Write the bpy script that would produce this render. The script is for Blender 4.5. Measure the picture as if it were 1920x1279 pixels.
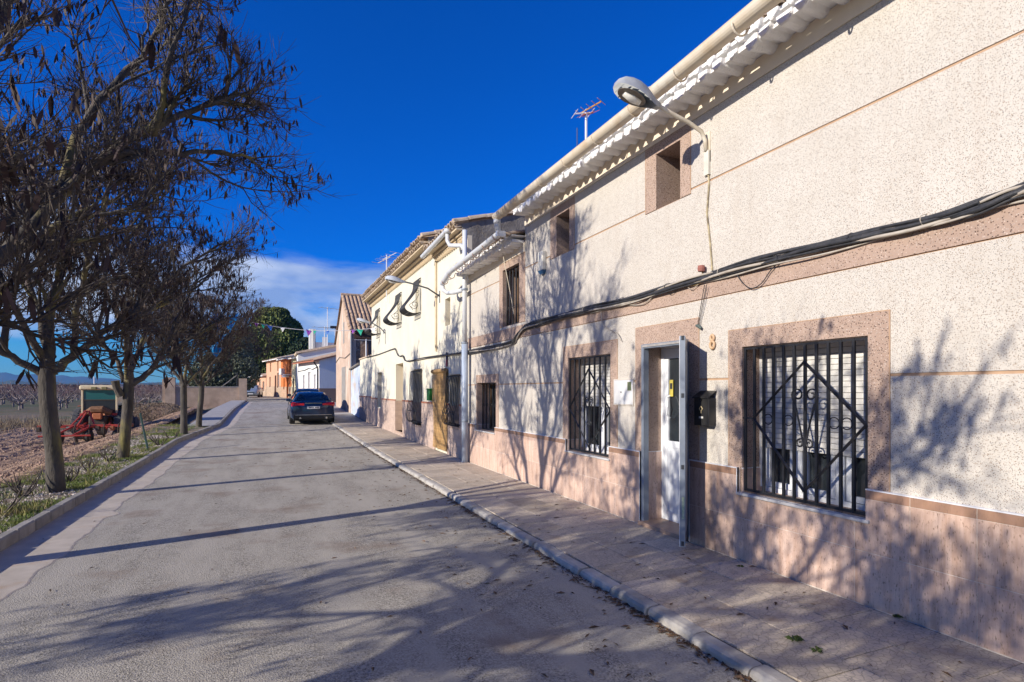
import bpy, math, random
from mathutils import Vector, Matrix
R = math.radians
for o in list(bpy.data.objects): bpy.data.objects.remove(o)
S = bpy.context.scene
COL = S.collection
# ------------------------------------------------------------ camera
F, YAW, HZ, EYE = 1056.0, math.atan2(455, 1056), 731.0, 1.70
cam = bpy.data.objects.new('camera', bpy.data.cameras.new('camera')); COL.objects.link(cam); S.camera = cam
cam.location = (0, 0, EYE); cam.rotation_euler = (R(90), 0, -YAW)
cam.data.sensor_width = 36; cam.data.lens = 36*F/1920; cam.data.shift_y = (HZ-639.5)/1920
cam.data.clip_start = 0.05; cam.data.clip_end = 9000
# ------------------------------------------------------------ world
SUN_EL, SUN_AZ = R(21.5), R(256)
W = bpy.data.worlds.new('World'); S.world = W; W.use_nodes = True
nt = W.node_tree; N = nt.nodes; Lk = nt.links; N.clear()
def wn(t, **k):
    n = N.new(t)
    for a, b in k.items(): setattr(n, a, b)
    return n
out = wn('ShaderNodeOutputWorld'); bg = wn('ShaderNodeBackground'); bg.inputs[1].default_value = 0.093
sky = wn('ShaderNodeTexSky', sky_type='NISHITA', sun_disc=False, sun_elevation=SUN_EL, sun_rotation=SUN_AZ, altitude=600, air_density=1.0, dust_density=0.2, ozone_density=4.0)
hs = wn('ShaderNodeHueSaturation'); hs.inputs['Saturation'].default_value = 1.45; hs.inputs['Value'].default_value = 1.0
tint = wn('ShaderNodeMix', data_type='RGBA', blend_type='MULTIPLY'); tint.inputs[0].default_value = 1; tint.inputs[7].default_value = (0.02, 0.84, 1.50, 1)
tmix = wn('ShaderNodeMix', data_type='RGBA'); tmix.inputs[6].default_value = (0.42, 0.78, 1.10, 1); tmix.inputs[7].default_value = (0.02, 0.80, 1.52, 1); thr = wn('ShaderNodeMapRange'); thr.inputs[1].default_value = 0.0; thr.inputs[2].default_value = 0.20
tc = wn('ShaderNodeTexCoord'); mp = wn('ShaderNodeMapping'); mp.inputs['Scale'].default_value = (3.2, 3.2, 8.5)
mp.inputs['Location'].default_value = (0.35, 1.1, 0.3)
nz = wn('ShaderNodeTexNoise'); nz.inputs['Scale'].default_value = 1.35; nz.inputs['Detail'].default_value = 9; nz.inputs['Roughness'].default_value = 0.52; nz.inputs['Distortion'].default_value = 0.35
sx = wn('ShaderNodeSeparateXYZ')
el = wn('ShaderNodeMapRange'); el.inputs[1].default_value = 0.17; el.inputs[2].default_value = 0.29; el.inputs[3].default_value = 0.19; el.inputs[4].default_value = -0.22
az = wn('ShaderNodeMapRange'); az.inputs[1].default_value = -0.5; az.inputs[2].default_value = 0.5; az.inputs[3].default_value = 0.15; az.inputs[4].default_value = -0.15
ad = wn('ShaderNodeMath', operation='ADD'); ad2 = wn('ShaderNodeMath', operation='ADD')
mr = wn('ShaderNodeMapRange'); mr.interpolation_type = 'SMOOTHSTEP'; mr.inputs[1].default_value = 0.46; mr.inputs[2].default_value = 0.66
nz2 = wn('ShaderNodeTexNoise'); nz2.inputs['Scale'].default_value = 2.2; nz2.inputs['Detail'].default_value = 6
cr = wn('ShaderNodeValToRGB'); cr.color_ramp.elements[0].position = 0.35; cr.color_ramp.elements[0].color = (2.6, 3.7, 6.4, 1); cr.color_ramp.elements[1].position = 0.66; cr.color_ramp.elements[1].color = (6.8, 7.6, 9.0, 1)
cm = wn('ShaderNodeMix', data_type='RGBA')
Lk.new(sky.outputs[0], hs.inputs['Color']); Lk.new(hs.outputs[0], tint.inputs[6]); Lk.new(tint.outputs[2], cm.inputs[6])
Lk.new(tc.outputs['Generated'], mp.inputs[0]); Lk.new(mp.outputs[0], nz.inputs[0]); Lk.new(tc.outputs['Generated'], sx.inputs[0]); Lk.new(mp.outputs[0], nz2.inputs[0])
Lk.new(sx.outputs[2], thr.inputs[0]); Lk.new(thr.outputs[0], tmix.inputs[0]); Lk.new(tmix.outputs[2], tint.inputs[7]); Lk.new(sx.outputs[2], el.inputs[0]); Lk.new(sx.outputs[0], az.inputs[0]); Lk.new(nz.outputs[0], ad.inputs[0]); Lk.new(el.outputs[0], ad.inputs[1])
Lk.new(ad.outputs[0], ad2.inputs[0]); Lk.new(az.outputs[0], ad2.inputs[1])
lo = wn('ShaderNodeMapRange'); lo.inputs[1].default_value = 0.05; lo.inputs[2].default_value = 0.12; lo.inputs[3].default_value = -0.30; lo.inputs[4].default_value = 0.0; ad3 = wn('ShaderNodeMath', operation='ADD')
Lk.new(sx.outputs[2], lo.inputs[0]); Lk.new(ad2.outputs[0], ad3.inputs[0]); Lk.new(lo.outputs[0], ad3.inputs[1]); Lk.new(ad3.outputs[0], mr.inputs[0])
mm = wn('ShaderNodeMath', operation='MULTIPLY'); mm.inputs[1].default_value = 0.85
Lk.new(mr.outputs[0], mm.inputs[0]); Lk.new(mm.outputs[0], cm.inputs[0]); Lk.new(nz2.outputs[0], cr.inputs[0]); Lk.new(cr.outputs[0], cm.inputs[7])
Lk.new(cm.outputs[2], bg.inputs[0]); Lk.new(bg.outputs[0], out.inputs[0])
# ------------------------------------------------------------ sun
sl = bpy.data.lights.new('sun', 'SUN'); sl.energy = 5.0; sl.angle = R(0.53); sl.color = (1.0, 0.92, 0.80)
sun = bpy.data.objects.new('sun', sl); COL.objects.link(sun)
SD = Vector((math.sin(SUN_AZ)*math.cos(SUN_EL), math.cos(SUN_AZ)*math.cos(SUN_EL), math.sin(SUN_EL)))
sun.rotation_euler = SD.to_track_quat('Z', 'Y').to_euler()
S.view_settings.view_transform = 'Standard'; S.view_settings.look = 'None'; S.view_settings.exposure = 0.30; S.view_settings.gamma = 1.0
S.view_settings.use_curve_mapping = False
S.render.engine = 'CYCLES'
# ------------------------------------------------------------ helpers
sT, cT = math.sin(YAW), math.cos(YAW)
def ray(px):
    xc = (px-960)/F
    return sT+xc*cT, cT-xc*sT
def wl(px, py=HZ, X=4.2):          # measured point on a plane parallel to the street -> (Y, Z)
    dx, dy = ray(px); t = X/dx
    return t*dy, EYE+(HZ-py)*t/F
def dp(px, py, Y):                 # measured point at street distance Y -> (X, Y, Z)
    dx, dy = ray(px); t = Y/dy
    return Vector((t*dx, Y, EYE+(HZ-py)*t/F))
def lerp(a, b, t): return a+(b-a)*t
def interp(tab, v):
    if v <= tab[0][0]: return tab[0][1]
    for (a, p), (b, q) in zip(tab, tab[1:]):
        if v <= b: return lerp(p, q, (v-a)/(b-a))
    return tab[-1][1]
GZ = [(15, 0), (27, 0.14), (37, 0.46), (50, 0.60), (60, 0.70), (80, 0.93), (200, 1.0)]
def gz(y): return interp(GZ, y)
LK = [(20, -2.58), (27, -1.92), (60, -1.85)]
def lk(y): return interp(LK, y)
MATS = {}
def mat(name, c1, c2=None, rough=0.8, scale=6, bump=0.0, bscale=60, metal=0, spec=0.5, kind=None, detail=6, stretch=(1, 1, 1), c3=None, c3s=1.2, c3t=(0.5, 0.75), trans=0, alpha=1, **kw):
    if name in MATS: return MATS[name]
    m = bpy.data.materials.new(name); m.use_nodes = True; t = m.node_tree; n = t.nodes; l = t.links
    b = n['Principled BSDF']; b.inputs['Roughness'].default_value = rough; b.inputs['Metallic'].default_value = metal
    b.inputs['Specular IOR Level'].default_value = spec
    if trans: b.inputs['Transmission Weight'].default_value = trans
    g = n.new('ShaderNodeNewGeometry'); mpn = n.new('ShaderNodeMapping'); mpn.inputs['Scale'].default_value = stretch
    l.new(g.outputs['Position'], mpn.inputs[0]); P = mpn.outputs[0]
    def noise(s, d=6, r=0.55, vec=P):
        q = n.new('ShaderNodeTexNoise'); q.inputs['Scale'].default_value = s; q.inputs['Detail'].default_value = d; q.inputs['Roughness'].default_value = r
        l.new(vec, q.inputs[0]); return q.outputs[0]
    def ramp(src, a, bb, lo=0.0, hi=1.0, const=False):
        q = n.new('ShaderNodeMapRange'); q.inputs[1].default_value = a; q.inputs[2].default_value = bb; q.inputs[3].default_value = lo; q.inputs[4].default_value = hi
        l.new(src, q.inputs[0]); return q.outputs[0]
    def mix(f, a, bb, mode='MIX'):
        q = n.new('ShaderNodeMix'); q.data_type = 'RGBA'; q.blend_type = mode
        if isinstance(f, (int, float)): q.inputs[0].default_value = f
        else: l.new(f, q.inputs[0])
        for i, v in ((6, a), (7, bb)):
            if isinstance(v, tuple): q.inputs[i].default_value = (*v[:3], 1)
            else: l.new(v, q.inputs[i])
        return q.outputs[2]
    c2 = c2 or tuple(v*0.8 for v in c1)
    col = mix(ramp(noise(scale, detail), 0.35, 0.65), c1, c2)
    hsrc = noise(bscale, 5)
    if kind == 'chips':                  # stone-chip render: many small coloured chips in a pale ground
        cols = kw['chips']
        for i, (sc, thr, cc) in enumerate(cols):
            v = n.new('ShaderNodeTexVoronoi'); v.inputs['Scale'].default_value = sc; v.inputs['Randomness'].default_value = 1.0; l.new(P, v.inputs['Vector'])
            sp = n.new('ShaderNodeSeparateColor'); l.new(v.outputs['Color'], sp.inputs[0])
            keep = ramp(sp.outputs[0], thr, thr+0.02)
            dd = ramp(v.outputs['Distance'], 0.30, 0.44, 1.0, 0.0)
            mu = n.new('ShaderNodeMath'); mu.operation = 'MULTIPLY'; l.new(keep, mu.inputs[0]); l.new(dd, mu.inputs[1])
            tint_ = mix(sp.outputs[1], cc, tuple(x*0.45 for x in cc))
            col = mix(mu.outputs[0], col, tint_)
    if kind == 'travertine':
        mp2 = n.new('ShaderNodeMapping'); mp2.inputs['Scale'].default_value = (11, 11, 1.3); l.new(P, mp2.inputs[0])
        s1 = noise(1.5, 9, 0.72, mp2.outputs[0]); s2 = noise(9, 6, 0.7, mp2.outputs[0])
        col = mix(ramp(s1, 0.42, 0.66, 0, 0.85), col, c3 or (0.42, 0.27, 0.2)); col = mix(ramp(noise(26, 5, 0.7), 0.45, 0.7, 0, 0.35), col, c3 or (0.42, 0.27, 0.2))
        mp3 = n.new('ShaderNodeMapping'); mp3.inputs['Scale'].default_value = (9, 9, 3.2); l.new(P, mp3.inputs[0])
        s3 = noise(11, 3, 0.5, mp3.outputs[0])
        col = mix(ramp(s3, 0.60, 0.70, 0, 0.85), col, (0.26, 0.16, 0.11)); hsrc = s2
        c3 = None
    if kind == 'paver':
        ob = n.new('ShaderNodeObjectInfo'); va = n.new('ShaderNodeVectorMath'); va.operation = 'ADD'; l.new(P, va.inputs[0])
        ns = n.new('ShaderNodeTexNoise'); ns.inputs['Scale'].default_value = 7; l.new(P, ns.inputs[0])
        sc_ = n.new('ShaderNodeVectorMath'); sc_.operation = 'SCALE'; sc_.inputs['Scale'].default_value = 0.10; l.new(ns.outputs['Color'], sc_.inputs[0]); l.new(sc_.outputs[0], va.inputs[1])
        v = n.new('ShaderNodeTexVoronoi'); v.feature = 'DISTANCE_TO_EDGE'; v.inputs['Scale'].default_value = 25; l.new(va.outputs[0], v.inputs['Vector'])
        e = ramp(v.outputs['Distance'], 0.0, 0.075)
        col = mix(e, tuple(x*0.55 for x in c1), col)
        rr = ramp(ob.outputs['Random'], 0, 1, 0.80, 1.12)
        hsv = n.new('ShaderNodeHueSaturation'); l.new(rr, hsv.inputs['Value']); l.new(col, hsv.inputs['Color']); col = hsv.outputs[0]
        hsrc = e
    if kind == 'asphalt':
        v = n.new('ShaderNodeTexVoronoi'); v.inputs['Scale'].default_value = 95; l.new(P, v.inputs['Vector'])
        sp = n.new('ShaderNodeSeparateColor'); l.new(v.outputs['Color'], sp.inputs[0])
        col = mix(ramp(sp.outputs[0], 0.2, 1.0, 0.0, 0.62), col, tuple(x*1.85 for x in c1))
        col = mix(ramp(sp.outputs[1], 0.72, 0.9, 0.0, 0.7), col, tuple(x*0.32 for x in c1))
        mp2 = n.new('ShaderNodeMapping'); mp2.inputs['Scale'].default_value = (1.6, 0.35, 1); l.new(P, mp2.inputs[0])
        st = noise(1.5, 5, 0.6, mp2.outputs[0]); col = mix(ramp(st, 0.42, 0.62, 0, 0.9), col, tuple(x*1.32 for x in c1))
        br = noise(0.9, 5, 0.6); col = mix(ramp(br, 0.55, 0.70, 0, 0.7), col, (0.22, 0.16, 0.12))
        # fine cracks
        v2 = n.new('ShaderNodeTexVoronoi'); v2.feature = 'DISTANCE_TO_EDGE'; v2.inputs['Scale'].default_value = 0.9
        va = n.new('ShaderNodeVectorMath'); va.operation = 'ADD'; ns = n.new('ShaderNodeTexNoise'); ns.inputs['Scale'].default_value = 3; l.new(P, ns.inputs[0]); l.new(ns.outputs['Color'], va.inputs[0]); l.new(P, va.inputs[1]); l.new(va.outputs[0], v2.inputs['Vector'])
        ck = n.new('ShaderNodeMath'); ck.operation = 'MULTIPLY'; l.new(ramp(v2.outputs['Distance'], 0.0, 0.004, 0.6, 0), ck.inputs[0]); l.new(ramp(noise(0.5, 2), 0.56, 0.64), ck.inputs[1])
        col = mix(ck.outputs[0], col, tuple(x*0.35 for x in c1))
        hsrc = v.outputs['Distance']
    if kind == 'brick':
        bk = n.new('ShaderNodeTexBrick'); sw = n.new('ShaderNodeSeparateXYZ'); cb = n.new('ShaderNodeCombineXYZ'); l.new(g.outputs['Position'], sw.inputs[0])
        sa = n.new('ShaderNodeMath'); sa.operation = 'ADD'; l.new(sw.outputs[0], sa.inputs[0]); l.new(sw.outputs[1], sa.inputs[1])
        l.new(sa.outputs[0], cb.inputs[0]); l.new(sw.outputs[2], cb.inputs[1]); l.new(cb.outputs[0], bk.inputs[0])
        bk.inputs['Scale'].default_value = kw.get('bs', 5); bk.inputs['Color1'].default_value = (*c1, 1); bk.inputs['Color2'].default_value = (*c2, 1); bk.inputs['Mortar'].default_value = (*kw.get('mortar', (0.5, 0.42, 0.36)), 1)
        bk.inputs['Mortar Size'].default_value = 0.012; bk.inputs['Brick Width'].default_value = kw.get('bw', 1.0); bk.inputs['Row Height'].default_value = kw.get('bh', 0.4)
        col = mix(ramp(noise(3, 6), 0.3, 0.7, 0, 0.35), bk.outputs[0], tuple(x*0.8 for x in c1)); hsrc = bk.outputs['Fac']
    if c3: col = mix(ramp(noise(c3s, 6, 0.6), *c3t), col, c3)
    if kw.get('dirt'):                   # splash dirt and rain streaks
        mp2 = n.new('ShaderNodeMapping'); mp2.inputs['Scale'].default_value = (5, 5, 0.5); l.new(P, mp2.inputs[0])
        col = mix(ramp(noise(1.6, 7, 0.65, mp2.outputs[0]), 0.50, 0.78, 0, kw['dirt']), col, kw.get('dirtc', (0.30, 0.23, 0.17)))
    if kw.get('objrand'):
        ob = n.new('ShaderNodeObjectInfo'); hsv = n.new('ShaderNodeHueSaturation'); l.new(ramp(ob.outputs['Random'], 0, 1, 1-kw['objrand'], 1+kw['objrand']), hsv.inputs['Value']); l.new(col, hsv.inputs['Color']); col = hsv.outputs[0]
    if kw.get('island'):
        hsv = n.new('ShaderNodeHueSaturation'); l.new(ramp(g.outputs['Random Per Island'], 0, 1, 1-kw['island'], 1+kw['island']), hsv.inputs['Value']); l.new(col, hsv.inputs['Color']); col = hsv.outputs[0]
    l.new(col, b.inputs['Base Color'])
    if bump:
        bn = n.new('ShaderNodeBump'); bn.inputs['Strength'].default_value = bump; bn.inputs['Distance'].default_value = kw.get('bd', 0.01); l.new(hsrc, bn.inputs['Height']); l.new(bn.outputs[0], b.inputs['Normal'])
    if kw.get('translucent'):
        b.inputs['Subsurface Weight'].default_value = 0
    MATS[name] = m; return m

class MB:
    def __init__(s): s.v = []; s.f = []; s.m = []; s.ms = []
    def _mi(s, m):
        if m not in s.ms: s.ms.append(m)
        return s.ms.index(m)
    def add(s, vs, fs, m=None):
        k = len(s.v); s.v += [tuple(x) for x in vs]; i = s._mi(m)
        for f in fs: s.f.append(tuple(k+j for j in f)); s.m.append(i)
        return s
    def box(s, a, b, m=None, M=None):
        (x0, y0, z0), (x1, y1, z1) = a, b
        if x0 > x1: x0, x1 = x1, x0
        if y0 > y1: y0, y1 = y1, y0
        if z0 > z1: z0, z1 = z1, z0
        vs = [(x0,y0,z0),(x1,y0,z0),(x1,y1,z0),(x0,y1,z0),(x0,y0,z1),(x1,y0,z1),(x1,y1,z1),(x0,y1,z1)]
        if M: vs = [M @ Vector(v) for v in vs]
        return s.add(vs, [(0,3,2,1),(4,5,6,7),(0,1,5,4),(1,2,6,5),(2,3,7,6),(3,0,4,7)], m)
    def cbox(s, a, b, c=0.01, m=None):          # box with chamfered long edges (chamfer in all three axes)
        (x0,y0,z0),(x1,y1,z1) = a, b; P = []; idx = {}
        for i, (X, sxx) in enumerate(((x0,1),(x1,-1))):
            for j, (Y, sy) in enumerate(((y0,1),(y1,-1))):
                for k, (Z, sz) in enumerate(((z0,1),(z1,-1))):
                    idx[(i,j,k)] = len(P); P += [(X, Y+sy*c, Z+sz*c), (X+sxx*c, Y, Z+sz*c), (X+sxx*c, Y+sy*c, Z)]
        q = lambda i,j,k,a_: idx[(i,j,k)]+a_
        fs = []
        for i in (0,1): fs.append((q(i,0,0,0),q(i,1,0,0),q(i,1,1,0),q(i,0,1,0)))
        for j in (0,1): fs.append((q(0,j,0,1),q(1,j,0,1),q(1,j,1,1),q(0,j,1,1)))
        for k in (0,1): fs.append((q(0,0,k,2),q(1,0,k,2),q(1,1,k,2),q(0,1,k,2)))
        for i in (0,1):
            for j in (0,1): fs.append((q(i,j,0,0),q(i,j,0,1),q(i,j,1,1),q(i,j,1,0)))
            for k in (0,1): fs.append((q(i,0,k,0),q(i,0,k,2),q(i,1,k,2),q(i,1,k,0)))
        for j in (0,1):
            for k in (0,1): fs.append((q(0,j,k,1),q(0,j,k,2),q(1,j,k,2),q(1,j,k,1)))
        for i in (0,1):
            for j in (0,1):
                for k in (0,1): fs.append((q(i,j,k,0),q(i,j,k,1),q(i,j,k,2)))
        return s.add(P, fs, m)
    def quad(s, a, b, c, d, m=None): return s.add([a, b, c, d], [(0,1,2,3)], m)
    def tube(s, pts, r, n=8, m=None, cap=True, flat=1.0):
        pts = [Vector(p) for p in pts]; k = len(pts); rs = r if isinstance(r, (list, tuple)) else [r]*k
        vs = []; up = Vector((0.13, 0.07, 1)).normalized(); prev = None
        for i, p in enumerate(pts):
            d = (pts[min(i+1, k-1)]-pts[max(i-1, 0)])
            d = d.normalized() if d.length > 1e-9 else Vector((0,0,1))
            if prev is None:
                a = d.cross(up)
                if a.length < 0.05: a = d.cross(Vector((1, 0, 0.1)))
            else: a = prev - d*prev.dot(d)
            if a.length < 1e-6: a = d.orthogonal()
            a.normalize(); prev = a; b = d.cross(a)
            for j in range(n):
                t = 2*math.pi*j/n; vs.append(p+a*math.cos(t)*rs[i]+b*math.sin(t)*rs[i]*flat)
        fs = [(i*n+j, i*n+(j+1)%n, (i+1)*n+(j+1)%n, (i+1)*n+j) for i in range(k-1) for j in range(n)]
        if cap: fs += [tuple(range(n))[::-1], tuple((k-1)*n+j for j in range(n))]
        return s.add(vs, fs, m)
    def lathe(s, prof, n=16, m=None, M=None):   # prof: (r, z)
        vs = []; 
        for r, z in prof:
            for j in range(n):
                t = 2*math.pi*j/n; v = Vector((r*math.cos(t), r*math.sin(t), z)); vs.append(M @ v if M else v)
        k = len(prof); fs = [(i*n+j, i*n+(j+1)%n, (i+1)*n+(j+1)%n, (i+1)*n+j) for i in range(k-1) for j in range(n)]
        fs += [tuple(range(n))[::-1], tuple((k-1)*n+j for j in range(n))]
        return s.add(vs, fs, m)
    def loft(s, rings, m=None, close=True, cap=True):
        n = len(rings[0]); vs = [v for r_ in rings for v in r_]; jn = n if close else n-1
        fs = [(i*n+j, i*n+(j+1)%n, (i+1)*n+(j+1)%n, (i+1)*n+j) for i in range(len(rings)-1) for j in range(jn)]
        if cap: fs += [tuple(range(n))[::-1], tuple((len(rings)-1)*n+j for j in range(n))]
        return s.add(vs, fs, m)
    def slab(s, x, y0, y1, z0, z1, holes=(), th=0.02, m=None, back=True):   # slab facing -X with rectangular holes (y0,y1,z0,z1)
        ys = sorted({y0, y1, *[min(max(h[i], y0), y1) for h in holes for i in (0, 1)]})
        zs = sorted({z0, z1, *[min(max(h[i], z0), z1) for h in holes for i in (2, 3)]})
        def solid(i, j):
            if i < 0 or j < 0 or i >= len(ys)-1 or j >= len(zs)-1: return False
            cy, cz = (ys[i]+ys[i+1])/2, (zs[j]+zs[j+1])/2
            return not any(h[0] < cy < h[1] and h[2] < cz < h[3] for h in holes)
        for i in range(len(ys)-1):
            for j in range(len(zs)-1):
                if not solid(i, j): continue
                a, b, c, d = ys[i], ys[i+1], zs[j], zs[j+1]; X = x+th
                s.quad((x,a,c),(x,a,d),(x,b,d),(x,b,c), m)
                if not solid(i-1, j): s.quad((x,a,c),(X,a,c),(X,a,d),(x,a,d), m)
                if not solid(i+1, j): s.quad((x,b,c),(x,b,d),(X,b,d),(X,b,c), m)
                if not solid(i, j-1): s.quad((x,a,c),(x,b,c),(X,b,c),(X,a,c), m)
                if not solid(i, j+1): s.quad((x,a,d),(X,a,d),(X,b,d),(x,b,d), m)
        return s
    def build(s, name, parent=None, m=None, smooth=False, **tags):
        me = bpy.data.meshes.new(name); me.from_pydata(s.v, [], s.f)
        for q in s.ms: me.materials.append(q or m or MATS['default'])
        me.polygons.foreach_set('material_index', s.m)
        if smooth: me.polygons.foreach_set('use_smooth', [True]*len(s.f))
        me.update()
        return link(name, me, parent, **tags)
def link(name, me, parent=None, **tags):
    o = bpy.data.objects.new(name, me); COL.objects.link(o); o.parent = parent
    for k, v in tags.items(): o[k] = v
    return o
def thing(name, label, category, loc=(0, 0, 0), rz=0, group=None):
    o = bpy.data.objects.new(name, None); COL.objects.link(o); o.location = loc; o.rotation_euler = (0, 0, rz); o.empty_display_size = 0.2
    o['label'] = label; o['category'] = category
    if group: o['group'] = group
    return o
def dup(o, loc=None, rz=None, label=None, parent=None, scale=None):
    c = o.copy(); COL.objects.link(c)
    if parent: c.parent = parent
    if loc is not None: c.location = loc
    if rz is not None: c.rotation_euler = (0, 0, rz)
    if label: c['label'] = label
    if scale is not None: c.scale = (scale,)*3 if isinstance(scale, (int, float)) else scale
    for ch in list(o.children): dup(ch, parent=c)
    return c
def cut(rect, holes):
    rs = [rect]
    for h in holes:
        nr = []
        for (a, b, c, d) in rs:
            if h[1] <= a or h[0] >= b or h[3] <= c or h[2] >= d: nr.append((a, b, c, d)); continue
            if h[0] > a: nr.append((a, h[0], c, d))
            if h[1] < b: nr.append((h[1], b, c, d))
            A, B = max(a, h[0]), min(b, h[1])
            if h[2] > c: nr.append((A, B, c, h[2]))
            if h[3] < d: nr.append((A, B, h[3], d))
        rs = nr
    return [r for r in rs if r[1]-r[0] > 0.012 and r[3]-r[2] > 0.012]
def spiral(c, r, a0, turns, n=14, r1=0.35, plane='yz', sgn=1):
    out_ = []
    for i in range(n+1):
        t = i/n; a = a0+sgn*turns*2*math.pi*t; q = r*lerp(1, r1, t)
        if plane == 'yz': out_.append((c[0], c[1]+q*math.cos(a), c[2]+q*math.sin(a)))
        else: out_.append((c[0]+q*math.cos(a), c[1], c[2]+q*math.sin(a)))
    return out_
# ------------------------------------------------------------ materials
mat('default', (0.5, 0.5, 0.5))
M_asph = mat('asphalt', (0.33, 0.303, 0.258), (0.27, 0.248, 0.21), 0.9, 3, 0.55, kind='asphalt', bd=0.006, spec=0.3)
M_conc = mat('gutter_concrete', (0.56, 0.49, 0.41), (0.46, 0.40, 0.33), 0.9, 4, 0.4, 120, c3=(0.46, 0.33, 0.22), c3s=2.5, c3t=(0.58, 0.75))
M_kerb = mat('kerb_concrete', (0.36, 0.33, 0.29), (0.27, 0.25, 0.22), 0.9, 7, 0.5, 70, c3=(0.20, 0.18, 0.15), c3s=3, c3t=(0.5, 0.8), objrand=0.10)
M_kerbr = mat('kerb_pale', (0.52, 0.49, 0.45), (0.38, 0.35, 0.31), 0.85, 6, 0.5, 50, c3=(0.25, 0.21, 0.16), c3s=5, c3t=(0.55, 0.8), objrand=0.12)
M_pave = mat('paving_tile', (0.62, 0.53, 0.42), (0.52, 0.44, 0.345), 0.75, 9, 0.6, kind='paver', bd=0.004, c3=(0.34, 0.24, 0.16), c3s=3.5, c3t=(0.55, 0.8))
M_mort = mat('mortar', (0.20, 0.17, 0.14), (0.12, 0.10, 0.08), 0.95, 20)
M_lconc = mat('pavement_concrete', (0.42, 0.40, 0.37), (0.34, 0.32, 0.30), 0.9, 3, 0.3, 60)
M_wall = mat('chip_render', (0.60, 0.56, 0.50), (0.555, 0.515, 0.455), 0.85, 2.5, 0.25, 160, kind='chips', chips=[(120, 0.82, (0.40, 0.30, 0.22)), (170, 0.66, (0.48, 0.41, 0.34)), (140, 0.93, (0.17, 0.16, 0.16))], bd=0.003, dirt=0.30, dirtc=(0.40, 0.33, 0.26))
M_brown = mat('brown_chip_render', (0.44, 0.315, 0.245), (0.38, 0.27, 0.21), 0.85, 3, 0.25, 160, kind='chips', chips=[(95, 0.45, (0.62, 0.50, 0.42)), (75, 0.62, (0.17, 0.11, 0.08))], bd=0.003)
M_joint = mat('joint_paint', (0.50, 0.33, 0.21), (0.42, 0.27, 0.17), 0.8, 10)
M_plin = mat('pink_travertine', (0.70, 0.52, 0.425), (0.64, 0.465, 0.375), 0.42, 2.5, 0.2, kind='travertine', bd=0.003, c3=(0.46, 0.29, 0.21), objrand=0.07)
M_plb = mat('border_tile', (0.42, 0.25, 0.17), (0.34, 0.2, 0.14), 0.4, 5, 0.2, kind='travertine', c3=(0.32, 0.19, 0.12), objrand=0.08)
M_trim = mat('pvc_trim', (0.78, 0.78, 0.80), (0.7, 0.7, 0.72), 0.4, 5)
M_white = mat('white_lime', (0.88, 0.87, 0.85), (0.82, 0.80, 0.77), 0.9, 14, 0.8, 45, bd=0.012)
M_gutA = mat('cream_gutter', (0.74, 0.68, 0.56), (0.66, 0.55, 0.40), 0.45, 3, 0.05, 20, c3=(0.50, 0.33, 0.17), c3s=2.6, c3t=(0.52, 0.74))
M_pipe = mat('pvc_pipe', (0.66, 0.68, 0.70), (0.58, 0.60, 0.63), 0.4, 3, 0.05, 10, dirt=0.25, dirtc=(0.35, 0.25, 0.18))
M_tile = mat('clay_tile', (0.50, 0.345, 0.225), (0.38, 0.25, 0.16), 0.9, 5, 0.6, 60, c3=(0.17, 0.145, 0.11), c3s=7, c3t=(0.50, 0.68), island=0.22, objrand=0.25)
M_tilep = mat('pale_clay_tile', (0.60, 0.48, 0.35), (0.5, 0.38, 0.26), 0.9, 6, 0.6, 60, c3=(0.20, 0.17, 0.13), c3s=6, c3t=(0.55, 0.75), island=0.2, objrand=0.2)
M_iron = mat('black_iron', (0.015, 0.016, 0.020), (0.022, 0.022, 0.026), 0.45, 10, 0.1, 80)
M_steel = mat('grey_steel', (0.26, 0.30, 0.36), (0.21, 0.24, 0.29), 0.45, 5, 0.05, 40, metal=0.3)
M_alu = mat('white_lacquer', (0.78, 0.80, 0.83), (0.74, 0.76, 0.79), 0.35, 5)
M_glass = mat('dark_glass', (0.02, 0.028, 0.035), (0.03, 0.035, 0.04), 0.06, 1, spec=0.8)
M_shut = mat('shutter_slat', (0.74, 0.72, 0.68), (0.68, 0.66, 0.62), 0.5, 8)
M_cable = mat('cable_black', (0.025, 0.027, 0.032), (0.05, 0.05, 0.055), 0.55, 20, 0.2, 60)
M_cablew = mat('cable_pale', (0.50, 0.45, 0.38), (0.38, 0.33, 0.27), 0.6, 10, 0.2, 60)
M_cream = mat('cream_render', (0.72, 0.68, 0.56), (0.68, 0.635, 0.51), 0.9, 1.6, 0.2, 90, bd=0.004, dirt=0.22, dirtc=(0.55, 0.45, 0.30))
M_cream2 = mat('cream_reveal', (0.72, 0.60, 0.40), (0.66, 0.55, 0.36), 0.9, 3, 0.2, 60)
M_plB = mat('stone_veneer', (0.58, 0.44, 0.36), (0.46, 0.34, 0.275), 0.8, 4, 0.8, kind='brick', bs=5, bw=1.0, bh=0.36, mortar=(0.62, 0.52, 0.44), bd=0.008)
M_red = mat('red_tile_trim', (0.42, 0.16, 0.09), (0.34, 0.12, 0.07), 0.6, 8)
M_cem = mat('old_cement', (0.27, 0.245, 0.215), (0.18, 0.16, 0.14), 0.95, 3.5, 0.8, 18, bd=0.02, c3=(0.34, 0.26, 0.10), c3s=2.0, c3t=(0.60, 0.8), dirt=0.6, dirtc=(0.08, 0.07, 0.06))
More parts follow.
